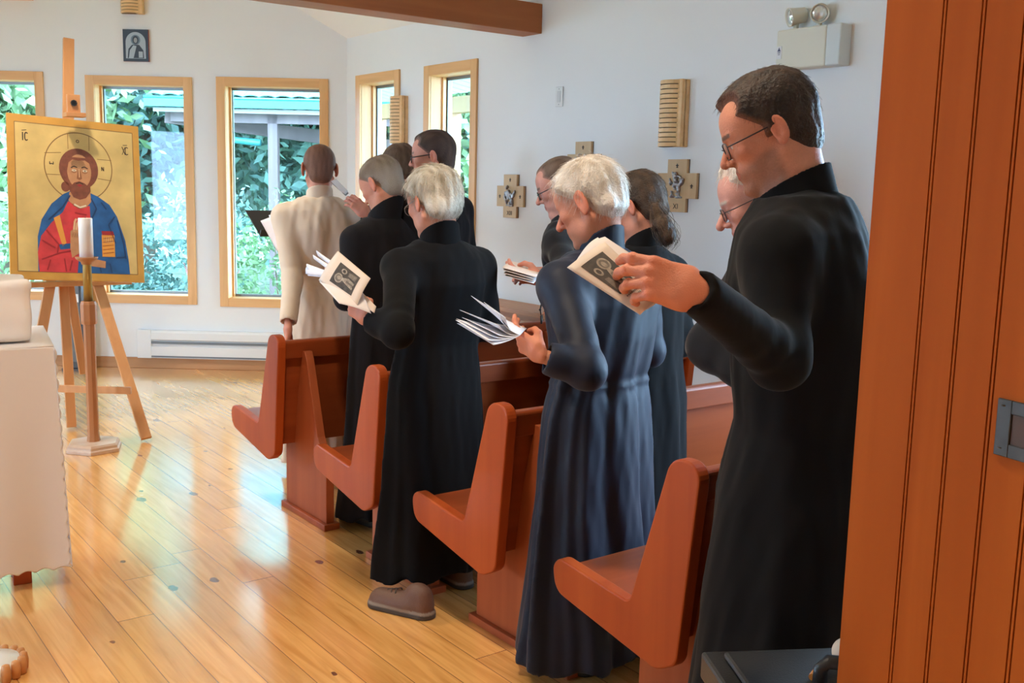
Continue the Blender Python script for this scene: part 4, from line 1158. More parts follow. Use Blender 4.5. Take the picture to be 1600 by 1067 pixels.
# switch plate and emergency light
sw = thing('switch_plate', 'narrow white blank plate high on the side wall left of the sconce', 'switch plate'); sw.matrix_world = on_wall_m(5.16, 2.232)
mb = MB(); mb.box((-.036, -.008, -.062), (.036, 0, .062)); mb.build('plate', mat('white_plastic', (.72, .72, .72), .4), sw, bevel=.003)
mb = MB(); mb.box((-.016, -.011, -.035), (.016, -.008, .035)); mb.build('insert', mat('grey_plastic', (.60, .60, .61), .4), sw, bevel=.001)
for zz in (-.048, .048):
    mb = MB(); mb.lathe([(.003, -.0095), (.003, -.008)], (0, 0, zz), 8, axis='x'); o_ = mb.build('screw', ALU, sw); o_.matrix_local = Matrix.Translation((0, 0, 0))@Matrix.Rotation(math.pi/2, 4, 'Z') if False else o_.matrix_local
    o_.location = (0, 0, 0); o_.rotation_euler = (0, 0, math.pi/2)
IV = mat('ivory_metal', (.70, .67, .56), .45); IVL = mat('pale_metal', (.62, .66, .66), .45)
em = thing('emergency_light', 'ivory emergency light box with two spotlight heads, top right of the side wall', 'emergency light'); em.matrix_world = on_wall_m(3.205, 2.352)
mb = MB(); mb.box((-.185, -.085, -.098), (.105, 0, .092)); mb.build('housing', IV, em, bevel=.008)
mb = MB(); mb.box((.105, -.085, -.098), (.185, 0, .092)); mb.build('end_cap', IVL, em, bevel=.006)
mb = MB(); mb.box((-.178, -.0875, -.045), (-.150, -.085, .015)); lb = mb.build('sticker', mat('sticker_white', (.75, .75, .78), .5), em)
mb = MB(); mb.prism([(-.174, -.010), (-.154, -.010), (-.164, .010)], -.0885, -.0875, axis=1); mb.box((-.172, -.0885, -.018), (-.156, -.0875, -.014)); mb.box((-.170, -.0885, -.026), (-.158, -.0875, -.023)); mb.build('warning_mark', mat('print_blue', (.05, .06, .12), .5), lb)
for hx2, rot in ((-.105, -.5), (.03, .75)):
    hd_ = MB(); R_ = Matrix.Translation((hx2, -.05, .155))@Matrix.Rotation(rot, 4, 'Z')@Matrix.Rotation(math.pi/2+.2, 4, 'X')
    hd_.lathe([(.030, -.05), (.036, -.045), (.040, 0), (.044, .03), (.046, .035), (.040, .035), (.036, .02)], (0, 0, 0), 24)
    for v in hd_.bm.verts: v.co = R_@v.co
    h_ = hd_.build('lamp_head', IV, em)
    ln = MB(); ln.lathe([(.039, .022), (.034, .030), (.015, .034), (.002, .035)], (0, 0, 0), 24)
    for v in ln.bm.verts: v.co = R_@v.co
    ln.build('lens', mat('clear_lens', (.75, .80, .82), .08, metal=.7), h_)
    nk_ = MB(); nk_.tube([(hx2, -.045, .090), (hx2, -.045, .125)], .014, 12); nk_.box((hx2-.02, -.065, .090), (hx2+.02, -.025, .097)); nk_.build('swivel', IV, em)

# baseboard heater on the back wall
WHM = mat('heater_white', (.74, .75, .76), .4)
ht = thing('baseboard_heater', 'long white baseboard heater under the back windows', 'heater'); ht.matrix_world = MBk
mb = MB(); x0, x1 = .30, 1.84
mb.prism([(-.062, .10), (-.062, .115), (-.066, .12), (-.066, .20), (-.05, .215), (-.05, .255), (-.068, .265), (-.068, .325), (-.060, .345), (0, .345), (0, .10)], x0, x1, axis=0); mb.build('housing', WHM, ht)
HG = mat('heater_slot', (.16, .18, .20), .5)
mb = MB(); mb.box((x0+.10, -.0655, .228), (x1-.12, -.0505, .248)); mb.box((x0+.10, -.069, .108), (x1-.12, -.0625, .122)); mb.build('grille', HG, ht)
for a, b in ((x0-.004, x0+.10), (x1-.12, x1+.004)):
    mb = MB(); mb.box((a, -.071, .098), (b, -.0, .348)); mb.build('end_cap', WHM, ht, bevel=.004)

# dark loudspeaker column behind the easel
q = on_plane(120, 500, CO-BN*.14, BN)
sp2 = thing('loudspeaker', 'tall dark grey loudspeaker column behind the easel legs', 'speaker', (q[0], q[1], 0), math.atan2(-BD[1], -BD[0]))
DG = mat('speaker_grey', (.055, .06, .07), .5)
mb = MB(); mb.box((-.085, -.09, .02), (.085, .10, .80)); mb.build('cabinet', DG, sp2, bevel=.006)
mb = MB(); mb.box((-.07, -.10, .08), (.07, -.09, .74)); mb.build('grille', mat('speaker_mesh', (.12, .13, .145), .6), sp2)
mb = MB(); mb.box((-.10, -.11, 0), (.10, .10, .02)); mb.build('base', DG, sp2)
mb = MB(); mb.box((.045, -.104, .60), (.065, -.10, .67)); mb.build('badge', mat('white_plastic'), sp2)

# ------------------------------------------------------------------ easel with the large icon
EW = wood('easel_wood', (.62, .30, .12), (.52, .23, .085), rough=.42, axis=2, scale=4)
I00, I10, I01, I11 = at(16, 440, 6.42), at(225, 438, 6.88), at(5, 180, 6.55), at(219, 195, 7.01)
fl1, fl2 = on_floor(112, 672), on_floor(229, 690)
cx = (I00+I10)/2; ux = (I10-I00)/np.linalg.norm(I10-I00); ux = ux*np.array((1, 1, 0)); ux /= np.linalg.norm(ux)
nv = np.array((ux[1], -ux[0], 0))           # towards the viewer
mid = (I00+I10+I01+I11)/4
ea = thing('easel', 'tall light wooden easel holding the large gold icon', 'easel', (mid[0], mid[1], 0), math.atan2(ux[1], ux[0]))
Lm = lambda p: ((np.array(p)-np.array((mid[0], mid[1], 0)))@ux, -((np.array(p)-np.array((mid[0], mid[1], 0)))@nv), p[2])
hW = np.linalg.norm(I10-I00)/2; zb = (I00[2]+I10[2])/2; zt = (I01[2]+I11[2])/2; xc = Lm((I00+I10)/2)[0]
zl = zb
f1 = Lm(fl1); f2 = Lm(fl2); f0 = Lm(on_floor(58, 678))
leg = []
def legbar(a, b, w1, w2, name='leg'):
    mb = MB(); mb.bar(a, b, w1, w2, up=(0, 1, 0)); return mb.build(name, EW, ea, bevel=.003)
yb = .045
legbar((xc-.13, yb+.005, zb+.02), (f0[0]-.10, f1[1]-.10, .0+.02), .065, .030)
legbar((xc-.0+.14, yb+.005, zb+.02), (f2[0], f2[1], .02), .065, .030)
mt = Lm(at(108, 60, 6.95))
legbar((xc-.055, yb+.035, zb+.03), (f1[0], f1[1], .02), .060, .030)
legbar((xc-.02, yb+.035, zb-.02), (xc+.05, yb+.03, .34), .055, .028, 'prop_rail')
legbar((xc-.03, yb+.035, zb-.05), (mt[0], mt[1]+.02, mt[2]), .070, .030, 'mast')
mb = MB(); mb.bar((f0[0]-.04, f1[1]-.06, .32), (f2[0]-.085, f2[1]-.0, .34), .022, .045); mb.build('crossbar', EW, ea, bevel=.002)
mb = MB(); mb.box((xc-hW*.82, -.035, zb-.045), (xc+hW*.88, .06, zb-.012)); mb.build('ledge', EW, ea, bevel=.003)
tp = Lm(at(110, 185, 6.73))
mb = MB(); mb.box((tp[0]-.055, -.045, zt+.012), (tp[0]+.065, .06, zt+.040)); mb.box((tp[0]-.038, -.002, zt+.04), (tp[0]+.042, .03, zt+.155)); cl = mb.build('top_clamp', EW, ea, bevel=.003)
mb = MB()
for i in range(4): mb.bar((tp[0]-.02*math.cos(i*.785), -.012, zt+.10-.02*math.sin(i*.785)), (tp[0]+.02*math.cos(i*.785), -.012, zt+.10+.02*math.sin(i*.785)), .012, .008, up=(0, 1, 0))
mb.lathe([(.009, 0), (.009, .02)], (0, 0, 0), 10) if False else None
mb.build('star_knob', mat('black_plastic', (.02, .02, .02), .4), cl)

GOLD = mat('gold_ground', (.62, .45, .17), rough=.38, metal=.30, noise=.22, nscale=5, bump=.05, bscale=14)
GOLDF = mat('gold_frame', (.55, .29, .06), rough=.40, metal=.25, noise=.12, nscale=8)
BLUE = mat('painted_blue', (.012, .085, .24), .45, noise=.3, nscale=14); RED = mat('painted_red', (.50, .035, .04), .45, noise=.25, nscale=14)
BLUED = mat('painted_deep_blue', (.008, .035, .11), .45); REDD = mat('painted_deep_red', (.28, .015, .02), .45)
HAIRP = mat('painted_brown', (.17, .05, .028), .45, noise=.3, nscale=30); SKINP = mat('painted_skin', (.42, .20, .09), .45, noise=.15, nscale=20)
SKIND = mat('painted_skin_shadow', (.22, .085, .035), .45); LINE = mat('painted_line', (.22, .12, .04), .45); ORN = mat('painted_orange', (.60, .25, .04), .45); SKINL = mat('painted_skin_light', (.60, .36, .19), .45)
PM = [GOLD, GOLDF, BLUE, RED, HAIRP, SKINP, SKIND, LINE, ORN, SKINL, BLUED, REDD, mat('painted_black', (.02, .012, .01), .5), mat('painted_cream', (.62, .52, .36), .5)]
io = thing('icon_painting', 'large gold-ground icon of a haloed bearded figure in red and blue', 'painting', (0, 0, 0))
# frame: x right, z up in the plane of the panel
c0_ = (I00+I10+I01+I11)/4; zx = ((I01+I11)/2-(I00+I10)/2); HH = np.linalg.norm(zx)/2; zx /= np.linalg.norm(zx); ux2 = (I10-I00+I11-I01); ux2 /= np.linalg.norm(ux2); ux2 -= zx*(ux2@zx); ux2 /= np.linalg.norm(ux2)
ny = np.cross(zx, ux2)
MI = Matrix.Identity(4)
for i in range(3): MI[i][0] = ux2[i]; MI[i][1] = ny[i]; MI[i][2] = zx[i]; MI[i][3] = c0_[i]
io.matrix_world = MI
mb = MB(); mb.box((-hW, -.012, -HH), (hW, .012, HH)); mb.build('panel', GOLDF, io, bevel=.003)
# painting coordinates taken in a 100 x 118 grid, origin top left
def g_(x, y): return (-hW+(x-20)/(812-20)*2*hW, HH-(y-35)/(985-35)*2*HH)
sh_y = lambda x: 60*(x-20)/800*0
def poly(*pts): return [g_(x, y) for x, y in pts]
def circ(cx, cy_, rx, ry=None, n=36):
    ry = ry or rx; return [g_(cx+rx*math.cos(2*math.pi*i/n), cy_+ry*math.sin(2*math.pi*i/n)) for i in range(n)]
def ring(mi, cx, cy_, r, w_, out, n=60):
    for i in range(n):
        a, b = 2*math.pi*i/n, 2*math.pi*(i+1)/n
        out.append((mi, [g_(cx+(r-w_)*math.cos(a), cy_+(r-w_)*math.sin(a)), g_(cx+(r+w_)*math.cos(a), cy_+(r+w_)*math.sin(a)), g_(cx+(r+w_)*math.cos(b), cy_+(r+w_)*math.sin(b)), g_(cx+(r-w_)*math.cos(b), cy_+(r-w_)*math.sin(b))]))
def stroke(mi, pts, w_, out):
    for (x0_, y0_), (x1_, y1_) in zip(pts, pts[1:]):
        d = math.hypot(x1_-x0_, y1_-y0_)+1e-6; nx, ny_ = -(y1_-y0_)/d*w_, (x1_-x0_)/d*w_
        out.append((mi, [g_(x0_+nx, y0_+ny_), g_(x1_+nx, y1_+ny_), g_(x1_-nx, y1_-ny_), g_(x0_-nx, y0_-ny_)]))
PL = [(0, poly((64, 85), (770, 110), (795, 945), (100, 958))[::1])]
PL[0] = (0, poly((66, 80), (768, 80), (768, 942), (66, 942)))
groups_ = [PL]
G1 = []; ring(7, 432, 316, 202, 3, G1)
for pts in ([(372, 122), (372, 215)], [(500, 125), (498, 215)], [(232, 250), (330, 240)], [(632, 262), (545, 262)], [(236, 375), (320, 372)], [(628, 385), (545, 378)]): stroke(7, pts, 1.8, G1)
stroke(7, [(64, 82), (770, 82), (770, 940), (64, 940), (64, 82)], 2.2, G1)
# the painted letters IC XC, O W N
def glyph(x, y, s, kind, w_=3.2):
    if kind == 'I': stroke(12, [(x, y), (x, y+s)], w_, G1)
    if kind == 'C': stroke(12, [(x+s*.36, y+s*.12), (x+s*.12, y), (x, y+s*.25), (x, y+s*.75), (x+s*.12, y+s), (x+s*.36, y+s*.88)], w_, G1)
    if kind == 'X': stroke(12, [(x, y), (x+s*.4, y+s)], w_, G1); stroke(12, [(x+s*.4, y), (x, y+s)], w_*.7, G1)
    if kind == 'o': ring(12, x, y, s*.3, 2, G1, 14)
    if kind == 'w': stroke(12, [(x-s*.4, y-s*.3), (x-s*.4, y+s*.3), (x, y+s*.1), (x+s*.4, y+s*.3), (x+s*.4, y-s*.3)], 2.4, G1)
    if kind == 'N': stroke(12, [(x-s*.2, y+s*.4), (x-s*.2, y-s*.4), (x+s*.2, y+s*.4), (x+s*.2, y-s*.4)], 2.4, G1)
glyph(110, 140, 48, 'I'); glyph(122, 140, 48, 'C'); stroke(12, [(105, 130), (132, 126)], 2, G1)
glyph(702, 172, 48, 'X', 2.6); glyph(722, 172, 48, 'C', 2.6); stroke(12, [(708, 162), (735, 160)], 2, G1)
glyph(272, 306, 26, 'w'); glyph(430, 165, 26, 'o'); glyph(577, 318, 30, 'N')
groups_.append(G1)
body_ = [(2, poly((178, 940), (180, 740), (205, 640), (265, 545), (335, 485), (380, 462), (480, 462), (540, 485), (610, 530), (655, 600), (700, 740), (716, 850), (722, 940))),
         (4, circ(432, 330, 117, 122)), (4, circ(350, 440, 26, 30))]
groups_.append(body_)
g3 = [(3, poly((185, 940), (178, 830), (200, 735), (262, 655), (330, 590), (362, 525), (430, 560), (490, 545), (492, 620), (480, 705), (420, 800), (405, 940))),
      (5, poly((372, 470), (497, 465), (500, 520), (470, 555), (430, 568), (395, 552), (365, 520)))]
groups_.append(g3)
g4 = [(8, poly((275, 628), (310, 608), (345, 770), (322, 790))), (2, poly((300, 780), (372, 770), (378, 800), (308, 810))), (5, circ(434, 345, 72, 102)), (9, circ(430, 300, 44, 26)), (13, poly((395, 545), (432, 562), (470, 548), (468, 540), (432, 552), (400, 536)))]
groups_.append(g4)
g5 = [(4, poly((362, 345), (352, 300), (372, 262), (432, 262), (496, 262), (515, 300), (508, 345), (496, 292), (470, 276), (432, 280), (395, 276), (372, 295)))]
g5 += [(4, poly((372, 400), (385, 430), (402, 412), (432, 402), (462, 412), (482, 428), (496, 395), (498, 460), (470, 500), (432, 512), (395, 500), (370, 455)))]
g5 += [(6, poly((426, 335), (440, 335), (450, 388), (434, 396), (418, 388)))]
groups_.append(g5)
g6 = []
stroke(12, [(385, 326), (402, 316), (422, 322)], 3, g6); stroke(12, [(448, 322), (466, 315), (486, 325)], 3, g6)
for ex in (403, 468):
    g6.append((13, circ(ex, 340, 14, 7, 14))); g6.append((12, circ(ex+1, 340, 6, 6, 12))); stroke(6, [(ex-16, 348), (ex, 354), (ex+16, 347)], 2, g6)
stroke(9, [(433, 330), (434, 380)], 3, g6); g6.append((11, poly((416, 426), (434, 421), (452, 426), (434, 436))))
stroke(12, [(412, 418), (434, 410), (456, 418)], 2.5, g6)
# book and hands
g6 += [(11, poly((555, 690), (625, 688), (633, 712), (560, 715))), (8, poly((556, 712), (634, 712), (634, 840), (556, 842))), (5, poly((470, 850), (575, 868), (572, 908), (490, 900))),
       (5, poly((370, 700), (385, 690), (442, 688), (447, 770), (425, 822), (375, 855), (366, 800)))]
for pts in ([(390, 700), (398, 640), (408, 626)], [(404, 698), (412, 650), (424, 640)]): stroke(9, pts, 6, g6)
for i in range(4): stroke(6, [(380+i*14, 735), (386+i*14, 710)], 2, g6)
for k in range(5): stroke(11, [(562, 735+k*22), (628, 725+k*22)], 2, g6); stroke(13, [(575+k*12, 722), (568+k*12, 760)], 1.5, g6)
# folds of the garments
for pts in ([(245, 640), (330, 560), (375, 490)], [(500, 500), (530, 560), (500, 620)], [(560, 520), (590, 560)], [(640, 600), (600, 650), (640, 760)], [(655, 620), (690, 760), (700, 850)], [(640, 845), (700, 838)], [(470, 850), (460, 930)], [(540, 905), (545, 935)], [(600, 880), (610, 935)]): stroke(10, pts, 4, g6)
for pts in ([(230, 700), (300, 780), (290, 830)], [(205, 760), (280, 800)], [(200, 870), (300, 830), (370, 815)], [(330, 860), (340, 935)], [(375, 870), (360, 930)], [(400, 590), (470, 600)], [(250, 870), (230, 930)]): stroke(11, pts, 4, g6)
groups_.append(g6)
mb = MB()
for gi, G in enumerate(groups_):
    for mi, pts in G:
        mb.mi = mi; mb.poly([(x, -.0124-.0005*gi-(.0001 if gi else 0), z) for x, z in pts])
pt = mb.build('painting', PM, io)

# ------------------------------------------------------------------ candle stand and candle
qb = on_floor(147, 702)
cs = thing('candle_stand', 'wooden and brass candle stand on a six-sided foot before the icon', 'candle stand', qb, math.radians(-8))
CSW = wood('stand_wood', (.46, .20, .08), (.36, .14, .05), rough=.4, axis=2, scale=4)
BRASS = mat('aged_brass', (.36, .27, .10), rough=.35, metal=.85)
mb = MB()
r6 = .175
mb.lathe([(r6, 0), (r6, .022), (r6*.93, .026), (r6*.93, .042), (r6*.86, .055)], (0, 0, 0), 6, smooth=False, rot=.3); mb.build('foot', wood('pale_foot_wood', (.60, .45, .34), (.50, .34, .24), rough=.25, axis=0, scale=5), cs, bevel=.003)
zt_ = EYE-1.65+on_x(142, 403, qb[0])[2]
h0 = zt_-.0; hm = .80
mb = MB(); mb.lathe([(.040, .055), (.034, .10), (.032, .5), (.036, hm)], (0, 0, 0), 8, smooth=False); mb.build('wooden_shaft', CSW, cs)
mb = MB(); mb.lathe([(.045, hm-.02), (.048, hm+.0), (.048, hm+.10), (.042, hm+.12)], (0, 0, 0), 8, smooth=False); mb.build('socket', CSW, cs, bevel=.003)
mb = MB(); mb.lathe([(.026, hm+.12), (.025, h0-.045), (.03, h0-.035)], (0, 0, 0), 20); mb.build('brass_tube', BRASS, cs)
mb = MB(); mb.lathe([(.03, h0-.045), (.035, h0-.03), (.062, h0-.012), (.066, h0-.0), (.060, h0-.0), (.055, h0-.008)], (0, 0, 0), 28); mb.build('drip_tray', CSW, cs)
cn = thing('candle', 'thick white pillar candle on the brass stand', 'candle', (qb[0], qb[1], h0-.008))
mb = MB(); mb.lathe([(.040, 0), (.040, .235), (.038, .240), (.012, .236)], (0, 0, 0), 32); mb.build('wax', mat('candle_wax', (.80, .74, .68), .45, sss=.1), cn)
mb = MB(); mb.tube([(0, 0, .236), (.002, 0, .252)], .0015, 6); mb.build('wick', mat('black_plastic'), cn)

# ------------------------------------------------------------------ altar at the left with its cloth
CLOTH = mat('altar_cloth', (.68, .60, .55), rough=.85, bump=.10, bscale=8, sheen=.2)
c1 = at(84, 540, 4.05); c2 = at(86, 915, 3.95)
phi = math.radians(-9); ex_ = np.array((math.cos(phi), math.sin(phi), 0)); ey_ = np.array((-math.sin(phi), math.cos(phi), 0))
o3 = c1-ex_*.55+ey_*.315; o3[2] = 0; OA = tuple(o3)
al = thing('altar', 'altar table standing under the white cloth at the left edge', 'altar', OA, phi)
mb = MB(); mb.box((-.66, -.30, .93), (.50, .30, .985)); mb.build('tabletop', PEWE, al, bevel=.004)
for sx in (-1, 1):
    for sy in (-1, 1):
        mb = MB(); mb.box((sx*.44-.035-.04, sy*.20-.035, 0), (sx*.44+.035-.04, sy*.20+.035, .93)); mb.build('leg', PEWE, al, bevel=.004)
# cloth: a box-like drape with scalloped hem; local frame follows the view-facing front
ac = thing('altar_cloth', 'long white altar cloth with a scalloped hem, lower left', 'cloth', OA, phi)
cx1 = (c1-o3)@ex_
Ztop = .990
def front(u, v):
    x = -.72+u*(cx1+.72); drop = v*(Ztop-.075)
    sc_ = .014*abs(math.sin(x*math.pi/.062)) if v > .93 else 0
    y = -.315-.030*v-.012*math.sin(x*9+1)*v-.006*math.sin(x*23)*v
    xx = x+ (.022*v*(1 if u > .98 else u**6))
    if u > .985: xx += .010*abs(math.sin(drop*math.pi/.060))
    return (xx, y, Ztop-drop+sc_*(v-.93)/.07 if v > .93 else Ztop-drop)
mb = MB(); mb.grid(front, 160, 150); 
def sidef(u, v):
    y = -.345+u*.66; drop = v*(Ztop-.075)
    return (cx1+.022*v+.010*math.sin(y*14)*v, y if u else -.315-.030*v, Ztop-drop+.012*abs(math.sin(y*math.pi/.062))*(v > .99))
mb.grid(sidef, 40, 60)
def topf(u, v): return (-.72+u*(cx1+.72), -.315+v*.63, Ztop+.002*math.sin(u*14)+.001)
mb.grid(topf, 30, 16)
mb.build('drape', CLOTH, ac, solid=.003)
# covered stand on the altar
q3 = on_plane(47, 440, o3-ey_*.22, ey_); lx = (q3-o3)@ex_; lz = q3[2]
cv = thing('veiled_stand', 'square object veiled in white linen standing on the altar', 'veiled stand', OA, phi)
def f_v(P):
    h = (lz-1.005)/2
    d = rbox(P, (lx-.25, -.02, 1.0+h+.004), (.25, .20, h), .02)
    return d+.006*wob(P, 14, 6, 1)-.004*np.sin(P[:, 2]*40+3*P[:, 0])
V, Q = surface(f_v, (lx-.56, -.27, .90), (lx+.06, .24, lz+.05), .012); V[:, 2] = np.maximum(V[:, 2], .994)
np_mesh('linen', [(V, Q)], mat('linen_veil', (.78, .70, .64), .85, bump=.08, bscale=10), cv)
# carved foot seen at the bottom left
q = on_floor(8, 1050)
cf = thing('carved_foot', 'pale carved wooden foot at the bottom left corner', 'furniture foot', (q[0], q[1], 0), phi)
mb = MB(); mb.lathe([(.085, 0), (.085, .035), (.075, .055), (.02, .06)], (-.03, 0, 0), 28); mb.build('disc', mat('pale_lacquer', (.70, .72, .72), .3), cf)
mb = MB()
for i in range(7):
    a = -1.2+i*.40; mb.lathe([(.002, -.004), (.014, .0), (.016, .030), (.012, .055), (.002, .060)], (-.03+.088*math.cos(a), .088*math.sin(a), .004), 12)
mb.build('scalloped_edge', EW, cf)

# ------------------------------------------------------------------ music stand, black case
qm = on_floor(445, 640)
ms = thing('music_stand', 'black music stand in front of the man in cream', 'music stand', (0, 0, 0))
mc = at(450, 338, 6.5); ms.location = (mc[0], mc[1], 0); ms.rotation_euler = (0, 0, math.radians(-14))
BLK = mat('black_metal', (.018, .018, .02), rough=.45, metal=.3)
zc = mc[2]
mb = MB()
T_ = Matrix.Translation((0, 0, zc-.05))@Matrix.Rotation(math.radians(-52), 4, 'X')
mb.prism([(-.25, .13), (.25, .13), (.19, -.11), (-.19, -.11)], -.004, .004, axis=1); [setattr(v, 'co', T_@v.co) for v in mb.bm.verts]; mb.box((-.19, -.05, -.115), (.19, .004, -.107), T_)
mb.build('desk', BLK, ms)
mb = MB(); mb.tube([(0, .03, .10), (0, .02, zc-.08)], .012, 12); mb.build('pole', BLK, ms)
for k in range(3):
    a = 2.09*k+.4; mb = MB(); mb.tube([(0, .03, .22), (.27*math.cos(a), .03+.27*math.sin(a), .012)], .009, 8); mb.build('leg', BLK, ms)

qk = at(1262, 1036, 1.72)
CASE = mat('black_hard_case', (.018, .018, .02), rough=.38, bump=.1, bscale=300)
kc = thing('hard_case', 'black hard plastic equipment case at the bottom right beside the door', 'case', (qk[0], qk[1], 0), math.radians(-30))
zk = qk[2]-.02
mb = MB(); mb.box((-.14, -.10, .03), (.15, .10, zk-.05)); mb.build('body', CASE, kc, bevel=.02)
mb = MB(); mb.box((-.15, -.11, zk-.055), (.16, .11, zk-.005)); mb.box((-.12, -.08, zk-.005), (.13, .08, zk+.008)); ld = mb.build('lid', CASE, kc, bevel=.012)
for x in (-.13, -.04):
    mb = MB(); mb.box((x, -.118, zk-.06), (x+.025, -.108, zk+.004)); mb.build('rib', CASE, ld, bevel=.003)
mb = MB(); mb.tube([(.0, -.05, zk), (.0, -.05, zk+.035), (.012, -.05, zk+.046), (.12, -.05, zk+.030), (.14, -.05, zk+.0)], .012, 12); mb.build('handle', CASE, kc)
for x in (-.01, .06):
    mb = MB(); mb.box((x, -.120, zk-.045), (x+.035, -.109, zk-.01)); mb.build('latch', mat('case_latch', (.05, .06, .08), .3), kc, bevel=.003)
for x in (-.11, .12):
    for y in (-.08, .08):
        mb = MB(); mb.lathe([(.02, 0), (.02, .03)], (x, y, 0), 12); mb.build('foot', CASE, kc)
q = at(1306, 1018, 1.74)
bl = thing('small_ball', 'small cream and orange ball half hidden by the door edge, on the case', 'ball', (q[0]+.012, q[1]-.012, zk+.008))
V, Q = surface(lambda P: ell(P, (0, 0, .024), (.024, .024, .024)), (-.035, -.035, -.005), (.035, .035, .06), .004)
Cb = np.tile(np.array((.72, .60, .48), f4), (len(V), 1)); mk_ = wob(V, 60, 6, 2) > .5; Cb[mk_] = (.60, .22, .08)
np_mesh('ball', [(V, Q)], mat('painted_ball', rough=.5, vcol=True), bl, cols=Cb)
q = at(1294, 1060, 1.70)
ob = thing('strap', 'orange leather strap lying at the bottom beside the door edge', 'strap', (q[0], q[1], zk+.010), math.radians(-40))
mb = MB(); mb.tube([(-.03, -.02, .004), (-.015, 0, .010), (.0, .01, .018), (.03, .015, .014), (.06, .0, .006)], .008, 10); mb.build('leather', mat('orange_leather', (.55, .20, .04), .45), ob)
# ------------------------------------------------------------------ the ten people
def cloth(name, c, rough=.8, sheen=.25, spec=.15, n=.08):
    return mat(name, c, rough=rough, sheen=sheen, spec=spec, noise=n, nscale=6, bump=.45, bscale=7, bstretch=(1, 1, .22))
BLACK = cloth('black_wool', (.0055, .005, .0055), .9, .04)
BLACK2 = cloth('black_twill', (.0085, .0075, .009), .85, .05)
NAVYC = cloth('navy_twill', (.008, .0125, .030), .60, .10, .3)
CREAM = cloth('cream_cotton', (.70, .57, .44), .85, .2, .3, .05)
CHAR = cloth('charcoal_wool', (.012, .012, .015), .85, .15)
FRB = mat('black_frame', (.012, .012, .014), .3); FRS = mat('steel_frame', (.25, .24, .24), .3, metal=.8); FRD = mat('dark_steel_frame', (.06, .05, .055), .3, metal=.6)
D2R = math.radians
PINCH = dict(curl=(.42, .45, .25), spread=.05, thumb=[(.026, .022, -.008), (.046, .050, -.026), (.040, .078, -.038), (.026, .100, -.036)])
FLAT = dict(curl=[(.30, .30, .15), (.42, .42, .2), (.55, .50, .25), (.68, .55, .3)], spread=.07, thumb=[(.026, .022, -.010), (.042, .048, -.030), (.030, .075, -.044), (.012, .096, -.042)])
REST = dict(curl=(.35, .40, .30), spread=.05)
CAMR, CAMU, CAMF = _r, _u, _f
def cv_(a, b, c): return CAMR*a+CAMU*b+CAMF*c       # directions given right / up / away as seen in the photograph
def hd(px, py, D): return at(px, py, D)
G = 'standing congregation in cassocks'
PEOPLE = {}
# tall man at the right
PEOPLE['tall'] = person(dict(label='tall dark-haired person in glasses and black cassock reading beside the door', group=G,
    cuffback=-.016, hole=.0, head=hd(1202, 208, 2.15), hyaw=D2R(43), hpitch=.43, hroll=.0, yaw=D2R(24), lean=.12, topf=.40, hemw=1.2, cuff=.038, hs=.965, S=1.04, bulk=1.14, neck=.064, hres=.0032, res=.009,
    hp=dict(hair=.012, hcol=(.028, .016, .011), hcol2=(.055, .030, .019), line=.086, slope=.98, temple=.030, wide=1.0, beard=(.16, .075, .048), beard_s=.6, lump=.0016, lfreq=120,
            strands=1500, slen=.018, lift=.10, mess=.35, sr=.0005, topvol=.5, nose=1.05, brow=(.05, .03, .02), fade=.016, blend=.25, nape=.088), skin=(.60, .245, .15), nd=.145,
    robe=BLACK, folds=(.035, 7, .8), glasses=dict(mat=FRD, w=.026, h=.018, r=.0013, sq=.6), hunch=-.01, collar=.060,
    armL=dict(e=at(1218, 560, 1.90), w=at(1093, 458, 1.665), f=cv_(-1, .30, .02), n=cv_(-.10, .30, -.95), pose=dict(curl=[(.45, .55, .3), (.62, .60, .3), (.80, .65, .35), (.95, .70, .4)], spread=.07, thumb=[(.026, .022, -.010), (.042, .048, -.040), (.030, .070, -.058), (.012, .090, -.066)])), armR=dict(e=at(1335, 540, 2.28), w=at(1190, 490, 2.15), f=cv_(-1, .3, -.1), n=cv_(.1, .3, .9), pose=FLAT), hand=.94, handres=.0028))
# old man in navy
PEOPLE['navy'] = person(dict(label='person with thin white hair in a navy cassock gathered at the waist, nearest the aisle', group=G,
    head=hd(921, 318, 3.40), hyaw=D2R(24), hpitch=.46, yaw=D2R(8), lean=.03, hs=1.14, flat=.70, S=1.0, bulk=1.26, shift=-.05, neck=.062, hres=.0036, res=.009, belt=(1.04, .018), hunch=-.02,
    hp=dict(hair=.015, hcol=(.56, .48, .40), hcol2=(.80, .74, .68), line=.078, slope=.88, temple=.012, lump=.003, lfreq=80, strands=2600, slen=.035, lift=.16, mess=.30, sr=.0005,
            topvol=.1, nose=1.15, ear=1.2, brow=(.5, .42, .36), blend=.35, nape=.062), skin=(.60, .245, .15), drop=0,
    robe=NAVYC, folds=(.085, 8, 2.1), hem=.05, cuff=.050, elbow=.054, wrinkle=1.1,
    armL=dict(e=at(918, 580, 3.12), w=at(846, 556, 3.10), f=cv_(-.75, .55, .55), n=cv_(-.45, -.55, -.65), pose=FLAT), armR='book'))
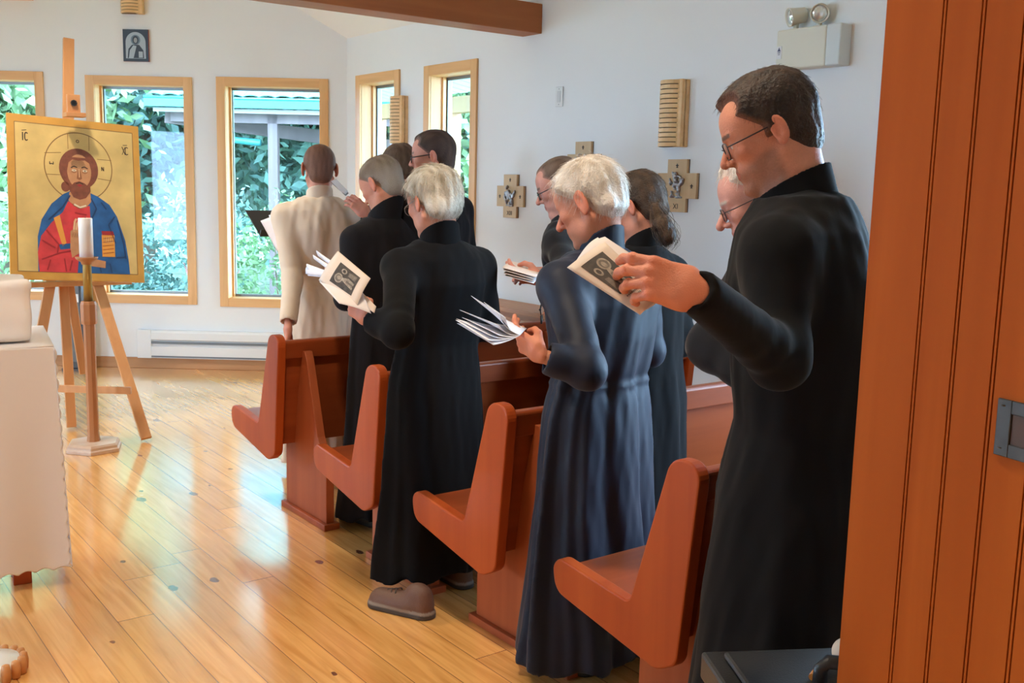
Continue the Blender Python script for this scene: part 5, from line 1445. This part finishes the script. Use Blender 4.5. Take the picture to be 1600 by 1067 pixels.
# grey-haired man in black with glasses, second row
PEOPLE['grey'] = person(dict(label='person with wavy grey hair and glasses, brown shoe showing in the aisle', group=G,
    head=hd(676, 318, 4.0), hyaw=D2R(8), hpitch=.30, yaw=D2R(2), lean=-.025, shift=-.045, hs=1.06, flat=.62, shoeL=((1.985, 3.27, 0), D2R(24.3)), S=1.0, bulk=1.16, neck=.064, hres=.0040, res=.010,
    hp=dict(hair=.020, hcol=(.36, .31, .24), hcol2=(.62, .56, .47), line=.080, slope=.88, temple=.012, lump=.004, lfreq=70, strands=2600, slen=.035, lift=.10, mess=.25, sr=.0007,
            topvol=.15, nape=.085, blend=.2), skin=(.56, .24, .155), robe=BLACK, folds=(.05, 8, 1.1), hem=.085, hem_tilt=-.05, cuff=.048, elbow=.053,
    glasses=dict(mat=FRS, w=.024, h=.017, r=.0012, sq=.9), shoe=(.13, .062, .040), sole=(.05, .04, .035), welt=(.22, .17, .13),
    armL=dict(e=at(622, 520, 3.62), w=at(577, 499, 3.72), f=cv_(-.75, .60, .35), n=cv_(-.60, -.10, -.80), pose=FLAT), armR='book'))
# man between pews one and two
PEOPLE['short'] = person(dict(label='person with short brown-grey hair, head bowed, beside the cream robe', group=G,
    head=hd(597, 290, 4.9), flat=.68, hyaw=D2R(22), hpitch=.50, yaw=D2R(10), lean=.02, hs=1.08, S=1.0, bulk=1.05, neck=.062, hres=.0045, res=.011,
    hp=dict(hair=.008, hcol=(.16, .115, .080), hcol2=(.24, .19, .145), side=(.30, .27, .24), line=.080, slope=.86, temple=.016, lump=.0012, lfreq=120, strands=1200, slen=.014, lift=.2, mess=.4, sr=.0006, ear=1.05, blend=.4, nape=.095),
    skin=(.56, .24, .155), robe=BLACK2, folds=(.05, 8, .4), hem=.05, armL='book', armR='book'))
# man in cream
PEOPLE['cream'] = person(dict(label='person with cropped brown hair in a cream robe, back turned', group=G,
    head=hd(499, 265, 5.72), flat=.68, hemw=.72, hyaw=D2R(-20), hpitch=.16, yaw=D2R(-16), lean=-.02, hs=1.08, S=1.04, bulk=1.16, neck=.058, hres=.0045, res=.010,
    hp=dict(hair=.006, hcol=(.12, .050, .030), hcol2=(.17, .08, .05), line=.082, slope=.86, temple=.010, lump=.0006, ear=1.1, blend=.5, nape=.090, beard=(.16, .08, .05), beard_s=.5),
    skin=(.58, .265, .185), robe=CREAM, folds=(.085, 7, 2.6), hem=.06, belt=(1.02, .015), cuff=.048,
    armL=dict(e=at(457, 440, 5.62), w=at(450, 508, 5.50), f=cv_(-.05, -1, -.1), n=cv_(-.9, .0, -.3), pose=REST), armR='book', wrinkle=2.2))
# two men at the right of the front rows
PEOPLE['brown'] = person(dict(label='person with brown hair in black, mostly hidden, left of the man with black-rimmed glasses', group=G,
    head=hd(624, 262, 6.1), flat=.68, hyaw=D2R(12), hpitch=.14, yaw=D2R(5), lean=.05, hs=1.04, S=1.0, hres=.005, res=.013,
    hp=dict(hair=.014, hcol=(.085, .050, .033), hcol2=(.14, .09, .06), line=.080, slope=.9, temple=.018, lump=.0022, strands=500, slen=.016, lift=.15, sr=.0007, mess=.4, blend=.3),
    skin=(.58, .27, .20), robe=BLACK, armR='book', armL=dict(e=at(590, 372, 5.68), w=at(572, 334, 5.6), f=cv_(-.75, .70, .1), n=cv_(.3, .2, -.9), pose=PINCH)))
PEOPLE['rim'] = person(dict(label='person with dark cropped hair and black-rimmed glasses before the nearer side window', group=G,
    head=hd(676, 246, 5.12), flat=.68, hyaw=D2R(50), hpitch=.10, yaw=D2R(12), lean=.06, hs=1.04, S=1.03, bulk=1.08, hres=.0042, res=.012, neck=.066,
    hp=dict(hair=.009, hcol=(.050, .028, .022), hcol2=(.085, .05, .038), line=.080, slope=.92, temple=.020, lump=.0010, blend=.35, beard=(.24, .12, .08), beard_s=.45, nape=.086),
    skin=(.60, .28, .21), robe=BLACK2, glasses=dict(mat=FRB, w=.025, h=.017, r=.0022, temple=1.2, sq=.55), white_collar=True, armL='book', armR='book'))
# bald-templed man with a booklet
PEOPLE['balding'] = person(dict(label='person with cropped greying hair and black glasses bending over a level booklet', group=G,
    head=hd(876, 292, 4.55), flat=.68, hyaw=D2R(48), hpitch=.42, yaw=D2R(34), lean=.12, hs=1.04, S=1.0, hres=.0045, res=.011, bulk=1.0,
    hp=dict(hair=.005, hcol=(.12, .075, .055), hcol2=(.19, .13, .10), side=(.30, .25, .24), line=.084, slope=.84, temple=.026, lump=.0005, blend=.55, nose=1.1), skin=(.58, .28, .22),
    robe=CHAR, glasses=dict(mat=FRB, w=.025, h=.018, r=.0018, sq=.8),
    armL=dict(e=at(886, 425, 4.20), w=at(846, 436, 4.24), f=cv_(-1, .15, .1), n=cv_(-.1, -.8, -.6), pose=PINCH, ), armR=dict(e=at(905, 470, 4.62), w=at(858, 428, 4.5), f=cv_(-1, .05, .0), n=cv_(-.1, .8, .5), pose=PINCH)))
# ponytail
PEOPLE['pony'] = person(dict(label='person with a long brown ponytail in black, behind the white-haired man in navy', group=G,
    head=hd(998, 325, 3.74), flat=.68, hyaw=D2R(18), hpitch=.42, yaw=D2R(0), lean=.09, hs=1.0, S=.96, bulk=.98, neck=.052, hres=.0042, res=.012,
    hp=dict(hair=.012, hcol=(.040, .024, .015), hcol2=(.085, .050, .030), line=.078, slope=.75, temple=0, lump=.0016, lfreq=140, blend=.1, nape=.075, strands=900, slen=.04, lift=.02, sr=.0006, mess=.1, whorl=(0, .07, .10)),
    skin=(.55, .23, .15), robe=BLACK, armL='book', armR='book'))
p = PEOPLE['pony']
def pw(l): return p['Hc']+p['Hr']@(np.array(l)*p['hs'])
tie = np.array(pw((.02, -.118, .0)))
loc_ = p['loc']
pts_ = [tie, loc_(at(1036, 352, 3.55)), loc_(at(1044, 368, 3.55)), loc_(at(1040, 378, 3.57))]
pts_[0] = loc_(at(1024, 326, 3.63))
def f_pt(P):
    d = rc(P, tie*.3+pts_[0]*.7, pts_[0], .012, .014)
    for a, b, ra, rb in ((pts_[0], pts_[1], .016, .028), (pts_[1], pts_[2], .028, .026), (pts_[2], pts_[3], .026, .016)): d = smin(d, rc(P, a, b, ra, rb), .02)
    return d+.002*wob(P*np.array((1, 1, .25), f4), 300, 6, 2)
al_ = np.array(pts_); V, Q = surface(f_pt, al_.min(0)-.06, al_.max(0)+.06, .004)
rs = np.random.RandomState(1); S0 = []
for i in range(420):
    o = rs.normal(size=3)*.008; k = []
    for j in range(6):
        t = j/5*3; a = int(min(2, t)); u = t-a; c = pts_[a]*(1-u)+pts_[a+1]*u; k.append(c+o*(.9+1.6*min(1, t)-.3*t)+rs.normal(size=3)*.0015)
    k.append(k[-1]+(k[-1]-k[-2])*.4+rs.normal(size=3)*.002); S0.append(k)
SV, SQ = tris_tube(np.array(S0, f4), .0008, .0003)
c1_ = np.array((.060, .036, .022), f4); mixp = (.5+.5*wob(V*np.array((1, 1, .2), f4), 260, 6, 1))[:, None]
np_mesh('ponytail', [(V, Q), (SV, SQ)], mat('hair'), p['root'], cols=np.concatenate([c1_*(.6+.9*mixp), np.repeat(c1_*rs.uniform(.6, 2.2, 420)[:, None], 21, 0)]))
mb = MB(); mb.tube([tuple(pts_[0]+np.array((math.cos(t)*.015, 0, math.sin(t)*.015))) for t in np.linspace(0, 6.28, 16)[:-1]], .004, 8, closed=True); mb.build('hair_tie', BLK, p['root'])
# old man behind the tall one
PEOPLE['old'] = person(dict(label='elderly white-haired person in thin glasses mostly hidden behind the tall dark-haired reader', group=G,
    head=hd(1188, 312, 2.66), flat=.7, hyaw=D2R(44), hpitch=.42, yaw=D2R(26), lean=.12, hs=1.02, S=.99, bulk=1.16, neck=.066, hres=.0036, res=.011,
    hp=dict(hair=.010, hcol=(.55, .48, .42), hcol2=(.78, .72, .66), line=.090, slope=.80, temple=.020, lump=.0018, strands=1200, slen=.03, lift=.06, sr=.0005, blend=.4, ear=1.2, nose=1.15, brow=(.5, .45, .4)),
    skin=(.60, .30, .25), robe=CHAR, glasses=dict(mat=FRD, w=.024, h=.016, r=.0012, sq=.8), white_collar=True, elbow=.055,
    armL=dict(e=at(1112, 540, 2.50), w=at(1190, 600, 2.36), f=cv_(.3, -1, .1), n=cv_(-1, 0, -.2), pose=REST), armR=None))
# ------------------------------------------------------------------ booklets in the hands
PAPER = mat('booklet_paper', (.74, .66, .64), rough=.8, noise=.03, nscale=20); PAPERC = mat('booklet_cover', (.68, .56, .47), rough=.75, noise=.04, nscale=20)
PAPERB = mat('white_pages', (.74, .74, .80), rough=.85)
PICD = mat('engraving_dark', (.060, .048, .040), .7, noise=.5, nscale=60); PICL = mat('engraving_light', (.34, .28, .22), .7, noise=.5, nscale=90); PICM = mat('engraving_mid', (.16, .13, .105), .7, noise=.5, nscale=70)
def patch(c, u, v, bulge=0.0, n=None):
    c = [np.array(q, float) for q in c]
    p = c[0]*(1-u)*(1-v)+c[1]*u*(1-v)+c[2]*u*v+c[3]*(1-u)*v
    if n is None: n = np.cross(c[1]-c[0], c[3]-c[0]); n = n/np.linalg.norm(n)
    return p+n*bulge*math.sin(math.pi*u)
def booklet(label, sheets, picture=None, text=False):
    """sheets: list of (four corners, bulge, material); corners run lower-left, lower-right, upper-right, upper-left"""
    ctr = sum(np.array(q) for q in sheets[0][0])/4
    root = thing('booklet', label, 'booklet', ctr, 0, 'printed booklets held open')
    first = None
    for i, (c, bu, m_) in enumerate(sheets):
        c = [np.array(q)-ctr for q in c]
        mb = MB(); mb.grid(lambda u, v: patch(c, u, v, bu), 14, 10)
        o = mb.build('cover' if i == 0 else 'page', m_, root, solid=.0009)
        if i == 0: first = (c, bu, o)
    if picture:
        c, bu, o = first; u0, u1, v0, v1, side = picture
        n = np.cross(c[1]-c[0], c[3]-c[0]); n = n/np.linalg.norm(n)*side
        def T(u, v, k): return tuple(patch(c, u0+(u1-u0)*u, v0+(v1-v0)*v, bu)+n*(.0010+.00025*k))
        mb = MB(); mb.mi = 0
        mb.grid(lambda u, v: T(u, v, 0), 10, 8)
        def strip(mi, pts, k):
            mb.mi = mi; mb.poly([T(a, b, k) for a, b in pts])
        el = lambda cx, cy_, rx, ry, n_=18: [(cx+rx*math.cos(6.2832*i/n_), cy_+ry*math.sin(6.2832*i/n_)) for i in range(n_)]
        strip(1, el(.36, .74, .22, .17), 1); strip(2, el(.36, .74, .16, .125), 2); strip(1, el(.38, .72, .085, .085), 3)
        strip(1, [(.22, .08), (.30, .40), (.36, .60), (.48, .60), (.60, .36), (.55, .08)], 1); strip(2, [(.34, .10), (.40, .40), (.46, .42), (.46, .10)], 2)
        strip(1, el(.76, .66, .12, .12), 1); strip(0, el(.76, .66, .07, .07), 2); strip(2, [(.66, .10), (.68, .44), (.86, .46), (.92, .10)], 1)
        for k in range(6): strip(0, [(.28+.02*k, .14+.06*k), (.50, .17+.06*k), (.50, .182+.06*k), (.28+.02*k, .152+.06*k)], 3)
        mb.build('printed_picture', [PICD, PICL, PICM], o)
        if text:
            mb = MB()
            for k, (a, b) in enumerate(((.12, .88), (.25, .75), (.35, .62))):
                x = a
                while x < b:
                    w_ = .045+.03*((x*37) % 1); vv = -.14-.09*k
                    mb.poly([T(x, vv, 0), T(x+w_, vv, 0), T(x+w_, vv+.032, 0), T(x, vv+.032, 0)]); x += w_+.025
            mb.build('printed_line', PICM, o)
    return root
# reading man at the right: cover towards us
A = at
booklet('booklet with an engraved picture on its cover, held by the tall man beside the door',
    [([A(1034, 464, 1.715), A(1000, 492, 1.700), A(886, 418, 1.755), A(945, 378, 1.780)], -.004, PAPERC),
     ([A(1046, 458, 1.730), A(1010, 480, 1.715), A(900, 408, 1.775), A(934, 371, 1.805)], -.010, PAPER),
     ([A(1052, 440, 1.745), A(1018, 470, 1.730), A(907, 402, 1.785), A(945, 370, 1.815)], -.012, PAPER),
     ([A(1030, 470, 1.715), A(1000, 488, 1.705), A(892, 414, 1.760), A(930, 385, 1.785)], .004, PAPERB)], picture=(.22, .82, .33, .90, -1), text=True)
def fan(a, b, tips, depth, m_=PAPERB):
    """pages that share the bound edge a-b and fan out to pairs of outer corners"""
    return [([a, t[0], t[1], b], t[2] if len(t) > 2 else .006, m_) for t in tips]
# navy man: pages fanned to the left
a, b = A(812, 524, 3.04), A(823, 513, 3.16)
booklet('white booklet with fanned pages held in front of the navy cassock',
    fan(a, b, [((A(771, 539, 2.98), A(714, 505, 3.10), .004)), ((A(762, 532, 2.98), A(712, 500, 3.10), .006)), ((A(765, 524, 2.99), A(713, 498, 3.11), .010)), ((A(768, 518, 3.00), A(722, 496, 3.12), .010)),
               ((A(780, 508, 3.02), A(718, 484, 3.12), .012)), ((A(779, 489, 3.02), A(736, 462, 3.12), .012)), ((A(790, 496, 3.03), A(756, 472, 3.14), .012))], 2.8))
# grey-haired man: cover with picture, fanned pages at its left
booklet('booklet with an engraved cover picture held low by the grey-haired man with glasses',
    [([A(542, 474, 3.60), A(562, 464, 3.60), A(580, 434, 3.66), A(527, 393, 3.72)][:0] or [A(558, 478, 3.60), A(579, 435, 3.62), A(528, 392, 3.72), A(498, 438, 3.70)], .006, PAPERC),
     ([A(530, 474, 3.58), A(580, 490, 3.60), A(560, 440, 3.66), A(499, 440, 3.70)], .004, PAPER),
     ([A(585, 489, 3.63), A(588, 479, 3.64), A(567, 458, 3.66), A(556, 470, 3.65)], .002, PAPERC),
     ([A(548, 440, 3.67), A(535, 420, 3.72), A(494, 391, 3.80), A(497, 400, 3.80)], .004, PAPERB), ([A(540, 442, 3.67), A(530, 424, 3.72), A(489, 398, 3.80), A(490, 404, 3.80)], .004, PAPERB),
     ([A(530, 430, 3.68), A(515, 425, 3.72), A(479, 412, 3.80), A(480, 422, 3.78)], .004, PAPERB), ([A(530, 434, 3.68), A(515, 428, 3.72), A(480, 416, 3.80), A(478, 428, 3.78)], .006, PAPERB), ([A(530, 436, 3.68), A(515, 430, 3.72), A(482, 420, 3.80), A(481, 431, 3.78)], .004, PAPERB)],
    picture=(.16, .80, .20, .78, 1))
# man in cream
booklet('plain white booklet held up before the black music stand',
    [([A(433, 392, 6.12), A(441, 386, 6.00), A(457, 326, 6.02), A(407, 345, 6.20)], .004, PAPER), ([A(437, 390, 6.06), A(470, 385, 5.90), A(480, 332, 5.92), A(455, 326, 6.02)], .004, PAPER), ([A(434, 390, 6.10), A(441, 384, 6.02), A(452, 330, 6.04), A(420, 336, 6.18)], -.006, PAPERB)])
# brown-haired man
booklet('small grey-edged booklet held up beside the cropped head of the man in cream',
    [([A(538, 305, 5.50), A(544, 299, 5.60), A(525, 279, 5.66), A(517, 283, 5.52)], .0, PAPERB), ([A(540, 306, 5.50), A(545, 302, 5.60), A(527, 282, 5.66), A(519, 287, 5.52)], .0, mat('grey_cover', (.18, .19, .22), .5))])
# balding man
booklet('thick white booklet held level by the bending man near the side wall',
    [([A(840, 434, 4.10), A(845, 420, 4.35), A(800, 408, 4.42), A(785, 418, 4.16)], .006, PAPER), ([A(838, 437, 4.10), A(845, 424, 4.35), A(800, 412, 4.42), A(786, 422, 4.16)], .006, PAPERB),
     ([A(836, 440, 4.10), A(845, 428, 4.35), A(800, 416, 4.42), A(787, 427, 4.16)], .004, PAPER), ([A(834, 443, 4.10), A(845, 431, 4.35), A(800, 419, 4.42), A(789, 431, 4.16)], .002, PAPERB)])
booklet('white booklet with turned-up pages peeping out in front of the navy cassock',
    [([A(868, 494, 3.30), A(885, 470, 3.28), A(880, 425, 3.36), A(848, 462, 3.38)], .004, PAPER), ([A(864, 488, 3.30), A(880, 460, 3.28), A(874, 426, 3.36), A(856, 432, 3.38)], .006, PAPERB),
     ([A(864, 480, 3.32), A(880, 455, 3.30), A(866, 440, 3.38), A(847, 458, 3.40)], .006, PAPERB)])
# prayer rope hanging from the bending man's wrist
q = A(850, 470, 4.14)
pr = thing('prayer_rope', 'black knotted cord hanging below the bending man\'s booklet', 'prayer rope', q)
pp = [A(846, 446, 4.14), A(852, 458, 4.14), A(847, 470, 4.14), A(844, 484, 4.14), A(846, 494, 4.14), A(851, 488, 4.14), A(852, 476, 4.14), A(858, 462, 4.14), A(856, 450, 4.14)]
mb = MB(); mb.tube([tuple(x-q) for x in pp], .0035, 6, closed=True)
for x in pp[1:]: mb.lathe([(.001, -.006), (.0065, 0), (.001, .006)], tuple(x-q), 8)
mb.build('cord', BLK, pr)
mb = MB(); mb.tube([tuple(pp[4]-q), tuple(A(846, 506, 4.14)-q)], [.006, .004], 8); mb.build('tassel', BLK, pr)

# ------------------------------------------------------------------ lamps of the room
for i, (x, y) in enumerate(((1.0, 2.4), (1.0, 6.2))):
    lp = thing('pendant_lamp', ['warm pendant lamp hanging over the near end of the aisle', 'warm pendant lamp hanging over the far end of the aisle'][i], 'pendant lamp', (x, y, 4.2), 0, 'pendant lamps')
    mb = MB(); mb.lathe([(.03, .16), (.20, .02), (.22, 0), (.215, 0), (.19, .015), (.02, .14)], (0, 0, 0), 24); mb.build('shade', IV, lp)
    mb = MB(); mb.tube([(0, 0, .15), (0, 0, .90)], .006, 6); mb.build('cable', BLK, lp)
    V, Q = surface(lambda P: ell(P, (0, 0, -.01), (.06, .06, .06)), (-.08, -.08, -.09), (.08, .08, .07), .01)
    np_mesh('bulb', [(V, Q)], mat('warm_bulb', (1, .9, .8), .4, emit=(1, .62, .34), estr=12), lp)
    l = bpy.data.lights.new('pendant_light', 'SPOT'); l.energy = LAMP; l.color = (1, .84, .66); l.shadow_soft_size = .16; l.spot_size = math.radians(105); l.spot_blend = .6
    lo = bpy.data.objects.new('pendant_light', l); col.objects.link(lo); lo.location = (x, y, 4.10)
hl = thing('hall_lamp', 'round warm ceiling lamp in the hall behind the doorway', 'ceiling lamp', (.45, -1.1, 2.4), 0)
mb = MB(); mb.lathe([(.02, 0), (.14, -.002), (.15, -.03), (.14, -.035)], (0, 0, 0), 28); mb.build('rim', IV, hl)
mb = MB(); mb.lathe([(.138, -.03), (.12, -.06), (.06, -.085), (.005, -.09)], (0, 0, 0), 28); mb.build('diffuser', mat('warm_diffuser', (1, .85, .7), .5, emit=(1, .55, .28), estr=8), hl)
l = bpy.data.lights.new('hall_light', 'POINT'); l.energy = HALL; l.color = (1, .60, .34); l.shadow_soft_size = .15
lo = bpy.data.objects.new('hall_light', l); col.objects.link(lo); lo.location = (.45, -1.1, 2.18)
